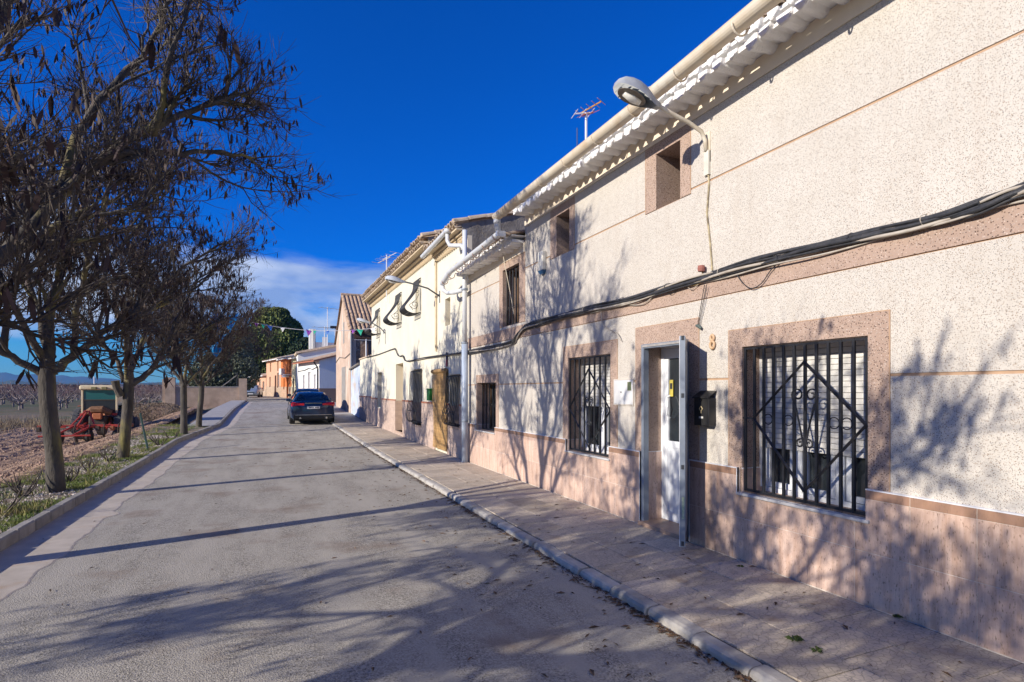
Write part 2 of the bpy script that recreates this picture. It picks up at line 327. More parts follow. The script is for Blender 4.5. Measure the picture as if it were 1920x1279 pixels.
# ============================================================ THE GROUND
rnd = random.Random(7)
def strip(name, xs, ys, zf, m, parent=None, smooth=True, **t):      # grid sheet: xs(y)->list of x
    b = MB(); rows = [[(x, y, zf(x, y)) for x in xs(y)] for y in ys]
    n = len(rows[0]); vs = [v for r_ in rows for v in r_]
    b.add(vs, [(i*n+j, i*n+j+1, (i+1)*n+j+1, (i+1)*n+j) for i in range(len(rows)-1) for j in range(n-1)], m)
    return b.build(name, parent, smooth=smooth, **t)
def fr(a, b, s):
    n = max(1, int(round((b-a)/s))); return [a+(b-a)*i/n for i in range(n+1)]
M_grd = mat('far_ground', (0.20, 0.125, 0.08), (0.145, 0.10, 0.06), 0.95, 0.15, 0.4, 3, c3=(0.085, 0.085, 0.03), c3s=0.04, c3t=(0.5, 0.6), bd=0.05)
M_soil = mat('ploughed_soil', (0.46, 0.295, 0.175), (0.33, 0.205, 0.12), 0.95, 5, 0.9, 25, c3=(0.42, 0.33, 0.24), c3s=9, c3t=(0.58, 0.7), bd=0.03)
M_verge = mat('verge_soil', (0.30, 0.23, 0.165), (0.20, 0.155, 0.105), 0.95, 6, 0.8, 30, c3=(0.075, 0.10, 0.03), c3s=2.2, c3t=(0.46, 0.58), bd=0.02)
def land(x, y):                       # level of the land left of the verge
    if x > -4.1: return gz(y)+0.10
    k = min(1, (-4.1-x)/3.0); k = k*k*(3-2*k); base = -0.42 if y < 45 else -0.5
    return lerp(gz(min(y, 40))+0.10, base, k)
YS = fr(-12, 40, 2)+fr(42, 120, 4)+[150, 250, 400, 700, 1200, 2200, 4200]
GX = [-4200, -2000, -1000, -500, -250, -140, -90, -60, -40, -30, -22, -16, -12, -9, -7, -5.5, -4.2, -2.8, 0, 4.5, 12, 30, 90, 300, 1500, 4000]
def gh(x, y):
    z = land(x, y)-0.30
    if x > -3: z = gz(y)-0.05
    if -12 < x <= -3 and y > 60: z = gz(y)-0.05
    if x < -14: z = -0.5
    if y > 140: z = -0.5 if x < 0 else 0.3
    return z
YS = [-400, -100]+YS
strip('ground', lambda y: GX, YS, gh, M_grd, kind='structure')
# ploughed field
r2 = random.Random(3)
def fz(x, y):
    z = land(x, y)
    return z+0.035*math.sin(x*7.0+0.4*math.sin(y*1.3))+r2.uniform(-0.028, 0.028)
strip('ploughed_field', lambda y: fr(-13, -4.0, 0.11), fr(3, 44, 0.14), fz, M_soil, smooth=False, kind='structure')
strip('dry_field', lambda y: fr(-90, -12.8, 1.2), fr(8, 70, 1.2), lambda x, y: -0.42+r2.uniform(-0.03, 0.03), mat('dry_field_soil', (0.20, 0.14, 0.085), (0.13, 0.10, 0.055), 0.95, 0.8, 0.5, 8, c3=(0.09, 0.095, 0.035), c3s=0.25, c3t=(0.5, 0.6)), kind='structure')
strip('green_field', lambda y: fr(-120, -9, 6), fr(66, 150, 6), lambda x, y: -0.40, mat('orchard_floor', (0.13, 0.115, 0.045), (0.17, 0.12, 0.07), 0.95, 0.12, 0.3, 4, c3=(0.07, 0.095, 0.02), c3s=0.07, c3t=(0.42, 0.6)), kind='structure')
# verge
strip('verge', lambda y: [lerp(-4.15, lk(y)-0.12, k/14) for k in range(15)], fr(0, 27, 0.13), lambda x, y: gz(y)+0.105+r2.uniform(-0.012, 0.014), M_verge, kind='structure', smooth=False)
# road + concrete gutter strip
road_x = lambda y: [lerp(lk(y), 2.66 if y < 50 else 2.66, k/10) for k in range(11)]
strip('road', road_x, fr(-14, 60, 1), lambda x, y: gz(y), M_asph, kind='structure')
bx = [(-16, 6.0)]
far = MB(); fy = fr(40, 110, 5)
far.add([p for y in fy for p in ((-1.9 if y < 57 else -5.0, y, gz(y)-0.01), (5.5, y, gz(y)-0.01))], [(2*i, 2*i+1, 2*i+3, 2*i+2) for i in range(len(fy)-1)], M_asph)
far.build('side_road', kind='structure')
jg = random.Random(5); ed = {}
def edge(y):
    return -2.0+0.030*math.sin(y*1.1)+0.016*math.sin(y*5.3+1)+jg.uniform(-0.022, 0.022)+(lk(y)+2.58)*0.9
gy = fr(-6, 54, 0.09); gb = MB(); vs = []
for y in gy:
    e = edge(y)
    if 9.0 < y < 9.4: e += 0.13*math.sin((y-9)/0.4*3.14)
    vs += [(lk(y)+0.002, y, gz(y)+0.006), (lerp(lk(y), e, 0.5), y, gz(y)+0.008), (e, y, gz(y)+0.005), (e+0.02, y, gz(y)+0.001)]
gb.add(vs, [(4*i+k, 4*i+k+1, 4*i+k+5, 4*i+k+4) for i in range(len(gy)-1) for k in range(3)], M_conc)
gb.build('gutter_strip', kind='structure')
# left kerb stones
kerb_l = link('kerb', None); kerb_l['kind'] = 'structure'
km = MB().cbox((-0.12, 0.005, -0.16), (0, 0.495, 0.135), 0.018, M_kerb).build('kerb_stone', kerb_l); kmesh = km.data; y = 0.0; first = True
while y < 54:
    o = km if first else link('kerb_stone', kmesh, kerb_l); first = False
    a = math.atan2(lk(y+0.5)-lk(y), 0.5)
    o.location = (lk(y)+jg.uniform(-0.004, 0.004), y, gz(y)+jg.uniform(-0.004, 0.004)); o.rotation_euler = (math.atan2(gz(y+0.5)-gz(y), 0.5), 0, -a+jg.uniform(-0.008, 0.008)); y += 0.5
# right kerb stones, worn and rounded
KR = 2.60
kr = MB(); prof = [(0.0, -0.1), (0.0, 0.03), (0.012, 0.052), (0.04, 0.062), (0.115, 0.064), (0.13, 0.055), (0.13, -0.1)]
rings = []
for i, (yy, s_) in enumerate(((0.004, 0.985), (0.03, 1.0), (0.25, 1.0), (0.47, 1.0), (0.496, 0.985))):
    rings.append([(x if s_ == 1 else 0.004+x*0.98, yy, z if s_ == 1 else z-0.008) for x, z in prof])
kr.loft(rings, M_kerbr); k0 = link('right_kerb', None); k0['kind'] = 'structure'
krm = kr.build('kerb_stone', k0, smooth=False); y = -1.0; first = True
while y < 50:
    o = krm if first else link('kerb_stone', krm.data, k0); first = False
    o.location = (KR+jg.uniform(-0.012, 0.012), y, gz(y)+jg.uniform(-0.008, 0.008)); o.rotation_euler = (0, 0, jg.uniform(-0.02, 0.02)); y += 0.5
# right pavement: mortar bed + tiles
strip('pavement', lambda y: [KR+0.11, 3.4, 4.3], fr(-4, 52, 1), lambda x, y: gz(y)+0.052, M_mort, kind='structure')
pav = bpy.data.objects['pavement']
pt = MB().cbox((0, 0, -0.02), (0.462, 0.442, 0.0), 0.003, M_pave).build('paving_tile', pav); first = True
for c in range(3):
    for r_ in range(74):
        y = -0.9+r_*0.448+(0.11 if c == 1 else 0.05*c)
        if y > 31.5: continue
        o = pt if first else link('paving_tile', pt.data, pav); first = False
        o.location = (2.735+c*0.468, y, gz(y)+0.066+jg.uniform(-0.002, 0.003)); o.rotation_euler = (jg.uniform(-0.005, 0.005), jg.uniform(-0.005, 0.005), jg.uniform(-0.003, 0.003))
pts = MB().box((2.735, 31.5, 0), (4.2, 50, 0.01), M_pave)
strip('pavement', lambda y: [2.735, 3.4, 4.3], fr(31.9, 51.5, 1.5), lambda x, y: gz(y)+0.066, M_lconc, kind='structure')
# left far pavement
strip('left_pavement', lambda y: [lk(y)-0.125, -2.5, -3.05], fr(25.6, 55, 1), lambda x, y: gz(y)+0.128, M_lconc, kind='structure')

# loose cover -------------------------------------------------------
def scatter(name, n, xr, yr, zf, mk, m, cond=None, seed=1, **t):
    q = random.Random(seed); b = MB(); c = 0
    while c < n:
        x, y = q.uniform(*xr), q.uniform(0, 1); y = yr[0]+(yr[1]-yr[0])*y**1.6
        c += 1
        if cond and not cond(x, y, q): continue
        mk(b, x, y, zf(x, y), q)
    return b.build(name, None, m, kind='stuff', **t)
def blade(b, x, y, z, q, h=(0.015, 0.055), w=0.006):
    a = q.uniform(0, 6.28); hh = q.uniform(*h); lx, ly = q.gauss(0, 0.35)*hh, q.gauss(0, 0.35)*hh; ww = w*q.uniform(0.7, 1.4)
    b.add([(x-ww*math.cos(a), y-ww*math.sin(a), z-0.01), (x+ww*math.cos(a), y+ww*math.sin(a), z-0.01), (x+lx, y+ly, z+hh)], [(0, 1, 2)])
def stone(b, x, y, z, q, s=(0.01, 0.028)):
    r_ = q.uniform(*s); a = q.uniform(0, 6.28); p = []
    for k in range(5): p.append((x+r_*q.uniform(0.7, 1.2)*math.cos(a+k*1.2566), y+r_*q.uniform(0.7, 1.2)*math.sin(a+k*1.2566), z-0.004))
    t = (x+q.uniform(-0.3, 0.3)*r_, y+q.uniform(-0.3, 0.3)*r_, z+r_*q.uniform(0.5, 1.0)); b.add(p+[t], [(k, (k+1) % 5, 5) for k in range(5)])
def gn(x, y, s=1.0, o=0):
    return math.sin(x*2.3*s+o)+math.sin(y*1.7*s+1.3*o)+math.sin((x+y)*3.1*s+2*o)+math.sin((x-y)*4.3*s)
M_grass = mat('green_grass', (0.10, 0.17, 0.022), (0.19, 0.21, 0.05), 0.8, 2.5, island=0.35)
M_dry = mat('dry_grass', (0.34, 0.26, 0.16), (0.22, 0.165, 0.10), 0.9, 1.2, island=0.3)
M_grav = mat('white_gravel', (0.62, 0.56, 0.49), (0.36, 0.28, 0.22), 0.9, 8, island=0.35)
M_clod = mat('soil_clods', (0.40, 0.27, 0.19), (0.26, 0.165, 0.11), 0.95, 8, island=0.35)
VX = (-4.1, -2.70)
scatter('grass', 110000, VX, (4.5, 27), lambda x, y: gz(y)+0.105, blade, M_grass, lambda x, y, q: x < lk(y)-0.13 and gn(x, y)+q.gauss(0, 0.5) > (0.9 if x < -3.4 else -0.9), 11, label='low green grass and weeds growing in patches along the left kerb', category='grass')
scatter('gravel', 8500, VX, (4.5, 22), lambda x, y: gz(y)+0.108, stone, M_grav, lambda x, y, q: x < lk(y)-0.13 and gn(x, y, 1, 0)+q.gauss(0, 0.5) < 0.75 and x > -3.95+q.random()*0.5, 12, label='pale gravel stones scattered in the verge by the left kerb', category='gravel')
scatter('soil_clods', 15000, (-12.5, -4.0), (6, 42), lambda x, y: land(x, y)+0.01, lambda b, x, y, z, q: stone(b, x, y, z, q, (0.015, 0.055)), M_clod, None, 13, label='clods and stones lying on the ploughed reddish field', category='clods')
def tuft(b, x, y, z, q):
    for k in range(7): blade(b, x+q.gauss(0, 0.12), y+q.gauss(0, 0.12), z, q, (0.25, 0.75), 0.012)
scatter('dry_grass', 4200, (-26, -8.2), (27, 46), lambda x, y: -0.45, tuft, M_dry, lambda x, y, q: y > 27+(x+26)*0.55 and gn(x, y, 0.3)+q.gauss(0, 0.6) > -0.8, 14, label='band of tall dry grass beyond the ploughed field at the left', category='dry grass')
def small(b, x, y, z, q):
    for k in range(5): blade(b, x+q.gauss(0, 0.05), y+q.gauss(0, 0.05), z, q, (0.05, 0.16), 0.007)
scatter('yellow_weeds', 700, (-4.3, -2.75), (9, 27), lambda x, y: gz(y)+0.1, small, mat('yellow_weed', (0.30, 0.29, 0.09), (0.22, 0.17, 0.08), 0.9, 3, island=0.3), lambda x, y, q: gn(x, y, 0.8, 2) > 0.4 and x < lk(y)-0.15, 15, label='yellowish dry weeds in the verge between the roadside trees', category='weeds')
# fallen leaves and dark litter along the right kerb and on the road
def leafq(b, x, y, z, q):
    a = q.uniform(0, 6.28); l = q.uniform(0.012, 0.045); w = l*q.uniform(0.15, 0.4); c, s_ = math.cos(a), math.sin(a); u = q.uniform(0.002, 0.012)
    b.add([(x-l*c, y-l*s_, z+0.003), (x+w*s_, y-w*c, z+u), (x+l*c, y+l*s_, z+0.004), (x-w*s_, y+w*c, z+u+0.004)], [(0, 1, 2), (0, 2, 3)])
M_leaf = mat('fallen_pod', (0.085, 0.05, 0.03), (0.16, 0.09, 0.045), 0.8, 12, island=0.4)
q = random.Random(21); lb = MB()
for i in range(1500):
    y = 0.6+24*q.random()**1.7; leafq(lb, KR-abs(q.gauss(0, 0.055))-0.006, y, gz(y)+0.002, q)
for i in range(430):
    y = 1+24*q.random()**1.6; x = KR-0.02-abs(q.gauss(0, 0.9)); leafq(lb, x, y, gz(y)+0.001, q)
for i in range(110):
    y = 0.6+14*q.random(); x = q.uniform(2.75, 4.1); leafq(lb, x, y, gz(y)+0.068, q)
for i in range(130):
    y = 2+20*q.random(); x = q.uniform(-2.5, 2); leafq(lb, x, y, gz(y)+0.010, q)
lb.build('fallen_leaves', None, M_leaf, kind='stuff', label='dark fallen seed pods and leaf litter gathered against the right kerb', category='leaves')
dirt = MB(); 
for i in range(2600):
    y = 0.6+24*q.random()**1.5; stone(dirt, KR-abs(q.gauss(0, 0.018))-0.004, y, gz(y), q, (0.003, 0.010))
dirt.build('kerb_grit', None, mat('grit', (0.14, 0.10, 0.07), (0.09, 0.06, 0.04), 0.95, 20), kind='stuff', label='dark grit lying in the joint between road and right kerb', category='grit')
def weed(px, py, s, label, X=None):
    dx, dy = ray(px); t = 1.63*F/(py-HZ); b = MB(); q = random.Random(int(px)); c = Vector((t*dx, t*dy, 0.066))
    for k in range(11):
        a = k*2.399; l = s*q.uniform(0.5, 1); e = q.uniform(0.15, 0.6)
        d = Vector((math.cos(a), math.sin(a), 0)); sd = Vector((-d.y, d.x, 0))*l*0.16
        p1 = c+d*l*0.5+Vector((0, 0, l*e)); p2 = c+d*l+Vector((0, 0, l*e*0.5))
        b.add([c, p1-sd, p2, p1+sd], [(0, 1, 2), (0, 2, 3)], M_grass2)
    b.build('weed', None, label=label, category='weed')
M_grass2 = mat('weed_green', (0.05, 0.085, 0.02), (0.09, 0.12, 0.03), 0.7, 20)
weed(1490, 1200, 0.07, 'flat dark weed in the paving joint, nearest the right kerb of the pair')
weed(1532, 1220, 0.06, 'small star-shaped weed in the same paving joint, nearest the camera')
weed(1388, 1062, 0.045, 'tiny tuft of weed at the wall foot beside the open door')
weed(1682, 1156, 0.05, 'small upright weed growing at the foot of the pink plinth')
# ============================================================ NUMBER 8: the near house (speckled render)
XA = 4.2
hA = thing('speckled_house', 'nearest long house in speckled cream render with pink plinth and white eave tiles', 'house', (0, 0, 0))
def px_y(px): return wl(px)[0]
Y_END = 12.30; Y_STEP = wl(985)[0]; Y_NEAR = -5.0
# openings: (px_left, px_right, z0, z1) -> (y0,y1,z0,z1)
def op(pl, pr, z0, z1): return (px_y(pr), px_y(pl), z0, z1)
W1 = op(1392, 1628, 0.715, 2.115); DR = op(1207, 1292, 0.10, 2.25); W2 = op(1066, 1145, 0.78, 2.185); W3 = op(895, 930, 0.83, 1.85)
W4 = op(943, 974, 2.93, 4.03); W5 = op(1044, 1068, 3.82, 4.46); W6 = op(1231, 1276, 3.83, 4.48)
OPS = [W1, DR, W2, W3, W4, W5, W6]
def grow(h, l, r_, b, t): return (h[0]-r_, h[1]+l, h[2]-b, h[3]+t)
S1 = grow(W1, 0.17, 0.16, 0, 0.17); SDr = grow(DR, 0.155, 0.155, 0, 0.215); S2 = grow(W2, 0.16, 0.16, 0, 0.175); S3 = grow(W3, 0.06, 0.14, 0, 0.165)
S4 = (px_y(985)+0.01, px_y(937), 2.93, 4.16); S5 = (px_y(1077), px_y(1033), 3.82, 4.62); S6 = (px_y(1295), px_y(1211), 3.83, 4.64)
SUR = [S1, SDr, S2, S3, S4, S5, S6]
BAND = (2.66, 2.875); J1 = 1.81; J2 = 3.875; PT = 0.945; SOF, SOF2 = 4.66, 4.20; G = 0.011
core = MB()
core.slab(XA+0.012, Y_NEAR, Y_STEP, 0.0, SOF+0.25, OPS, 0.42, M_brown)
core.slab(XA+0.012, Y_STEP, Y_END, 0.0, SOF2+0.22, OPS, 0.42, M_brown)
core.build('wall_core', hA)
# backs of openings (rooms are dark)
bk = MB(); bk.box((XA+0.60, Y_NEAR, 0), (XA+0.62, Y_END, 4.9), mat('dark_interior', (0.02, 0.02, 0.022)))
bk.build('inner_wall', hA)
M_jp = M_joint
jb = MB(); jb.slab(XA+0.008, Y_NEAR, Y_STEP, PT-0.05, SOF+0.06, [s for s in SUR], 0.004, M_jp); jb.slab(XA+0.008, Y_STEP, Y_END, PT-0.05, SOF2, SUR, 0.004, M_jp); jb.build('joint_paint', hA)
def panel(y0, y1, z0, z1, m=M_wall):
    holes = [h for h in SUR if h[0] < y1 and h[1] > y0 and h[2] < z1 and h[3] > z0]
    holes = [(h[0]-0.008, h[1]+0.008, h[2]-0.008, h[3]+0.008) for h in holes]
    b = MB(); b.slab(XA, y0, y1, z0, z1, holes, 0.011, m); b.build('render_panel', hA)
for (a, b_) in ((PT-0.04, J1-G), (J1+G, BAND[0]-G)):
    panel(Y_NEAR, Y_END, a, b_)
panel(Y_NEAR, Y_STEP, BAND[1], J2-G); panel(Y_NEAR, Y_STEP-0.17, J2+G, SOF+0.055); panel(Y_STEP-0.165, Y_STEP, J2+G, SOF+0.055)
panel(Y_STEP, Y_END, BAND[1], 3.86-G); panel(Y_STEP, Y_END, 3.86+G, SOF2)
bb = MB(); bb.slab(XA-0.006, Y_NEAR, Y_END, BAND[0], BAND[1], [S4], 0.017, M_brown); bb.build('string_course', hA)
pl_ = MB(); pl_.box((XA-0.004, Y_STEP-0.012, SOF2), (XA+0.35, Y_STEP, SOF+0.25), M_wall); pl_.build('step_pier', hA, label='narrow upright pier where the eave steps down')
for s_, o_ in zip(SUR, OPS):
    b = MB(); z0 = s_[2]
    if s_ in (S1, SDr, S2, S3): z0 = PT-0.02
    b.slab(XA-0.005, s_[0], s_[1], z0, s_[3], [o_], 0.018, M_brown); b.build('opening_surround', hA)
    e = MB(); w_ = 0.007
    for (ya, yb, za, zb) in ((s_[0]-w_, s_[0], z0, s_[3]+w_), (s_[1], s_[1]+w_, z0, s_[3]+w_), (s_[0], s_[1], s_[3], s_[3]+w_)): e.box((XA-0.0065, ya, za), (XA+0.006, yb, zb), M_jp)
    e.build('surround_edge', hA)
# plinth tiles
PH = [grow(W1, 0.035, 0.0, 0.03, 0), grow(DR, 0.035, 0.035, 0.2, 0), grow(W2, 0.035, 0.0, 0.03, 0), grow(W3, 0.03, 0.0, 0.03, 0)]
xb = XA-0.032; bedm = MB(); bedm.slab(xb+0.0035, Y_NEAR, Y_END, 0.0, PT-0.004, PH, 0.034, mat('tile_grout', (0.78, 0.70, 0.63))); bedm.build('plinth_bed', hA)
TW = 0.412; y = px_y(1837); k0 = math.ceil((Y_END-y)/TW); shared = {}
for i in range(-14, k0):
    ya, yb = y+i*TW, min(y+(i+1)*TW, Y_END)
    for (za, zb, m_) in ((0.062, 0.4635, M_plin), (0.468, 0.868, M_plin), (0.871, 0.938, M_plb)):
        for (a, b_, c, d) in cut((ya+0.0022, yb-0.0022, za, zb), PH):
            key = (round(b_-a, 3), round(d-c, 3), m_.name)
            if key not in shared:
                mb = MB().cbox((0, 0, 0), (0.014, b_-a, d-c), 0.0012, m_); o = mb.build('plinth_tile' if m_ is M_plin else 'border_tile', hA); shared[key] = o.data
            else: o = link('plinth_tile' if m_ is M_plin else 'border_tile', shared[key], hA)
            o.location = (xb+rnd.uniform(-0.0008, 0.0008), a, c)
def trimbar(pts, r_=0.0055): 
    b = MB(); b.tube(pts, r_, 6, M_trim); return b
tr = MB(); segs = []
hs_ = sorted(PH, key=lambda h: h[0]); cur = Y_NEAR
for h in hs_:
    tr.box((xb-0.003, cur, 0.938), (XA, h[0], 0.947), M_trim); cur = h[1]
    if h is not PH[0] or True:
        zt = h[2] if h[2] > 0.1 else 0.062
        tr.box((xb-0.0035, h[1], zt), (XA-0.01, h[1]+0.008, 0.947), M_trim)
        if h is PH[1]: tr.box((xb-0.0035, h[0]-0.008, zt), (XA-0.01, h[0], 0.947), M_trim)
tr.box((xb-0.003, cur, 0.938), (XA, Y_END, 0.947), M_trim); tr.build('plinth_trim', hA)
# reveal lining below the plinth line (pink tile in the jambs)
for h, o_ in ((W1, 0), (W2, 0), (W3, 0), (DR, 0)):
    rv = MB(); z0 = h[2]; rv.box((XA+0.0, h[1]-0.010, z0), (XA+0.36, h[1]+0.0, 0.938), M_plin)
    rv.build('jamb_tile', hA); MB().box((XA-0.01, h[1]-0.012, 0.9385), (XA+0.36, h[1]-0.001, 0.946), M_trim).build('jamb_trim', hA)
# sills
def sill(h, n='window_sill'):
    b = MB(); b.cbox((XA-0.055, h[0]-0.035, h[2]-0.028), (XA+0.30, h[1]+0.035, h[2]-0.002), 0.004, mat('sill_marble', (0.60, 0.59, 0.58), (0.50, 0.49, 0.48), 0.3, 6, dirt=0.2)); return b.build(n, hA)
for h in (W1, W2, W3): sill(h)
b = MB(); b.cbox((XA-0.09, DR[0]+0.002, 0.05), (XA+0.40, DR[1]-0.002, 0.112), 0.004, mat('threshold_stone', (0.40, 0.27, 0.20), (0.33, 0.22, 0.16), 0.5, 6)); b.build('door_step', hA)
# --- windows with roller shutters
def window(h, X, zshut, nst, lab=None):
    w = MB(); a, b_, c, d = h; fw = 0.045
    w.slab(X, a, b_, c, d, [(a+fw, b_-fw, c+fw, d)], 0.05, M_alu)
    ww = (b_-a)
    for k in range(1, nst):
        yy = a+ww*k/nst; w.box((X-0.002, yy-0.04, c+fw), (X+0.05, yy+0.04, zshut+0.05), M_alu)
    for k in range(nst):
        ya, yb = a+ww*k/nst+0.05, a+ww*(k+1)/nst-0.05
        w.slab(X+0.008, ya, yb, c+0.05, zshut+0.06, [(ya+0.045, yb-0.045, c+0.10, zshut+0.06)], 0.04, M_alu)
    win = w.build('window', hA)
    MB().box((X+0.035, a+0.04, c+0.04), (X+0.04, b_-0.04, zshut+0.1), M_glass).build('pane', win)
    z = d-0.002; sh = None
    while z > zshut:
        if sh is None:
            s = MB(); s.cbox((0, a+0.012, -0.048), (0.010, b_-0.012, -0.0035), 0.003, M_shut); o = s.build('shutter_slat', win); sh = o.data
            g_ = MB().box((X-0.012, a+0.012, zshut+0.002), (X-0.008, b_-0.012, d), mat('slat_gap', (0.30, 0.28, 0.26))).build('shutter_backing', win)
        else: o = link('shutter_slat', sh, win)
        o.location = (X-0.022, 0, z); z -= 0.0485
    MB().box((X-0.03, a+0.002, c+0.04), (X, a+0.014, d), M_trim).build('shutter_guide', win); MB().box((X-0.03, b_-0.014, c+0.04), (X, b_-0.002, d), M_trim).build('shutter_guide', win)
    return win
win1 = window(W1, XA+0.25, 1.16, 3); win2 = window(W2, XA+0.25, 1.50, 2)
# --- grilles
def bars(h, X, n, r_=0.0115, name='window_grille', marg=0.02, parent=hA):
    a, b_, c, d = h[0]+marg, h[1]-marg, h[2]+0.015, h[3]-0.01
    g = MB(); g.box((X-0.006, a-0.02, c), (X+0.006, b_+0.02, c+0.024), M_iron); g.box((X-0.006, a-0.02, d-0.02), (X+0.006, b_+0.02, d), M_iron)
    gr = g.build(name, parent); bm_ = MB().cbox((-r_, -r_, c), (r_, r_, d), 0.002, M_iron); o0 = None; ys = []
    for k in range(n):
        yy = lerp(a, b_, k/(n-1)); ys.append(yy)
        if o0 is None: o0 = bm_.build('bar', gr); o = o0
        else: o = link('bar', o0.data, gr)
        o.location = (X, yy, 0)
    return gr, ys, (a, b_, c, d)
def diag(gr, X, p, q_, r_=0.014):
    b = MB(); b.tube([(X, *p), (X, *q_)], r_, 4, M_iron); b.build('diamond_bar', gr)
def ring(gr, X, y, z, r_, t=0.005):
    b = MB(); b.tube([(X, y+r_*math.cos(i*math.pi/9), z+r_*math.sin(i*math.pi/9)) for i in range(19)], t, 6, M_iron, cap=False); b.build('ring', gr)
XG = XA+0.02
g1, ys1, bb1 = bars(W1, XG, 12)
mid = (ys1[5]+ys1[6])/2; a, b_, c, d = bb1
yc = ys1[5]; zc_ = 1.43; yl, yr_ = ys1[10], ys1[0]; zt, zb = 2.06-0.12, 0.83
for p, q_ in (((yl, zc_), (yc, zt)), ((yc, zt), (yr_, zc_)), ((yr_, zc_), (yc, zb)), ((yc, zb), (yl, zc_))): diag(g1, XG-0.013, p, q_)
for e in ((yl, ys1[11]+0.04), (yr_, W1[0])): MB().box((XG-0.016, min(e), zc_-0.008), (XG-0.006, max(e), zc_+0.008), M_iron).build('tie_bar', g1)
sp_ = (ys1[1]-ys1[0])
for yy in (ys1[9]-sp_*0.5, ys1[7]-sp_*0.5, ys1[3]+sp_*0.5-sp_, ys1[1]+sp_*0.5): ring(g1, XG-0.006, yy, zc_, sp_*0.42)
def scroll_heart(gr, X, y, z, s):
    for sg in (1, -1):
        b = MB()
        pts = [(X, y+sg*0.008, z-0.26*s), (X, y+sg*0.045*s, z-0.08*s), (X, y+sg*0.098*s, z+0.08*s)]
        pts += spiral((X, y+sg*0.055*s, z+0.10*s), 0.048*s, 0 if sg > 0 else math.pi, 1.25, 18, 0.25, sgn=sg)
        b.tube(pts, 0.006*s, 6, M_iron, flat=1.0)
        b.tube([(X, y+sg*0.008, z-0.20*s)]+spiral((X, y+sg*0.035*s, z-0.235*s), 0.032*s, math.pi*0.5 if sg < 0 else math.pi*0.5, 1.1, 12, 0.3, sgn=-sg), 0.006*s, 6, M_iron)
        b.tube([(X, y+sg*0.002, z-0.26*s), (X, y+sg*0.075*s, z+0.04*s)], 0.0065*s, 6, M_iron)
        b.build('scroll', gr)
scroll_heart(g1, XG-0.008, yc, 1.53, 1.25)
g2, ys2, bb2 = bars(W2, XG, 9); yc2 = ys2[4]
for p, q_ in (((ys2[8], 1.42), (yc2, 2.0)), ((yc2, 2.0), (ys2[0], 1.42)), ((ys2[0], 1.42), (yc2, 0.88)), ((yc2, 0.88), (ys2[8], 1.42))): diag(g2, XG-0.013, p, q_)
scroll_heart(g2, XG-0.008, yc2, 1.45, 1.0); 
for k in (1, 2, 6, 7): ring(g2, XG-0.006, ys2[k]-0.03, 1.42, 0.035)
g3, ys3, bb3 = bars(W3, XG+0.10, 6); 
for k in range(5): ring(g3, XG+0.09, (ys3[k]+ys3[k+1])/2, 1.38, 0.03)
g4, ys4, bb4 = bars(W4, XG+0.06, 6)
for k in range(5): ring(g4, XG+0.05, (ys4[k]+ys4[k+1])/2, 3.28, 0.03)
for h, X in ((W3, XA+0.3), (W4, XA+0.3)):
    w = MB().slab(X, h[0], h[1], h[2], h[3], [(h[0]+0.06, (h[0]+h[1])/2-0.03, h[2]+0.06, h[3]-0.06), ((h[0]+h[1])/2+0.03, h[1]-0.06, h[2]+0.06, h[3]-0.06)], 0.05, mat('brown_frame', (0.12, 0.07, 0.04))).build('window', hA)
    MB().box((X+0.02, h[0], h[2]), (X+0.025, h[1], h[3]), M_glass).build('pane', w)
# --- the door: steel outer frame, open leaf, inner white door
a, b_, c, d = DR
fr_ = MB(); fr_.slab(XA-0.035, a, b_+0.002, c, d, [(a+0.035, b_-0.045, c-0.1, d-0.05)], 0.075, M_steel); dfr = fr_.build('outer_door_frame', hA)
MB().box((XA-0.038, a+0.02, d-0.035), (XA-0.045, b_-0.03, d-0.012), mat('dusty_aluminium', (0.42, 0.40, 0.38), (0.3, 0.28, 0.26), 0.5, 9)).build('frame_rail', dfr)
def at_wall(px_, X): return ray(px_)[1]*X/ray(px_)[0]
H = Vector((XA-0.05, a+0.0, 0)); Lf = 0.47; ang = math.atan2(-0.72, -0.69)
Mx = Matrix.Translation(H) @ Matrix.Rotation(ang, 4, 'Z')
lf = MB(); lf.box((0, -0.022, 0.13), (Lf, 0.022, 2.24), M_steel, Mx)
lf.box((Lf, -0.026, 0.12), (Lf+0.012, 0.026, 2.245), M_steel, Mx); leaf = lf.build('steel_door_leaf', hA, label='open grey-blue steel leaf seen edge-on')
ld = MB(); dk = mat('leaf_dark', (0.04, 0.045, 0.055)); 
for z in (0.13, 0.9, 1.62, 2.2): ld.box((Lf+0.012, -0.012, z), (Lf+0.016, 0.016, z+0.045), dk, Mx)
ld.box((Lf+0.0, -0.031, 0.12), (Lf+0.013, -0.0265, 2.24), M_trim, Mx); ld.box((0.06, 0.022, 0.25), (Lf-0.05, 0.027, 2.1), mat('leaf_panel', (0.32, 0.36, 0.41)), Mx); ld.build('leaf_fittings', leaf)
lb_ = MB(); lb_.box((Lf+0.0122, -0.006, 0.40), (Lf+0.0135, 0.018, 0.62), mat('label_green', (0.30, 0.42, 0.28), (0.5, 0.55, 0.4), 0.5, 30), Mx); lb_.build('leaf_sticker', leaf)
XD = XA+0.27
dw = MB(); dw.slab(XD-0.01, a, b_, c, d, [(a+0.05, b_-0.05, c, d-0.05)], 0.06, M_alu)
dfi = dw.build('inner_door', hA); pa, pb = a+0.052, b_-0.052; pz = 1.08
dm = (pa+pb)/2; holes = [(pa+0.075, dm-0.04, pz, d-0.17), (dm+0.04, pb-0.075, pz, d-0.17)]
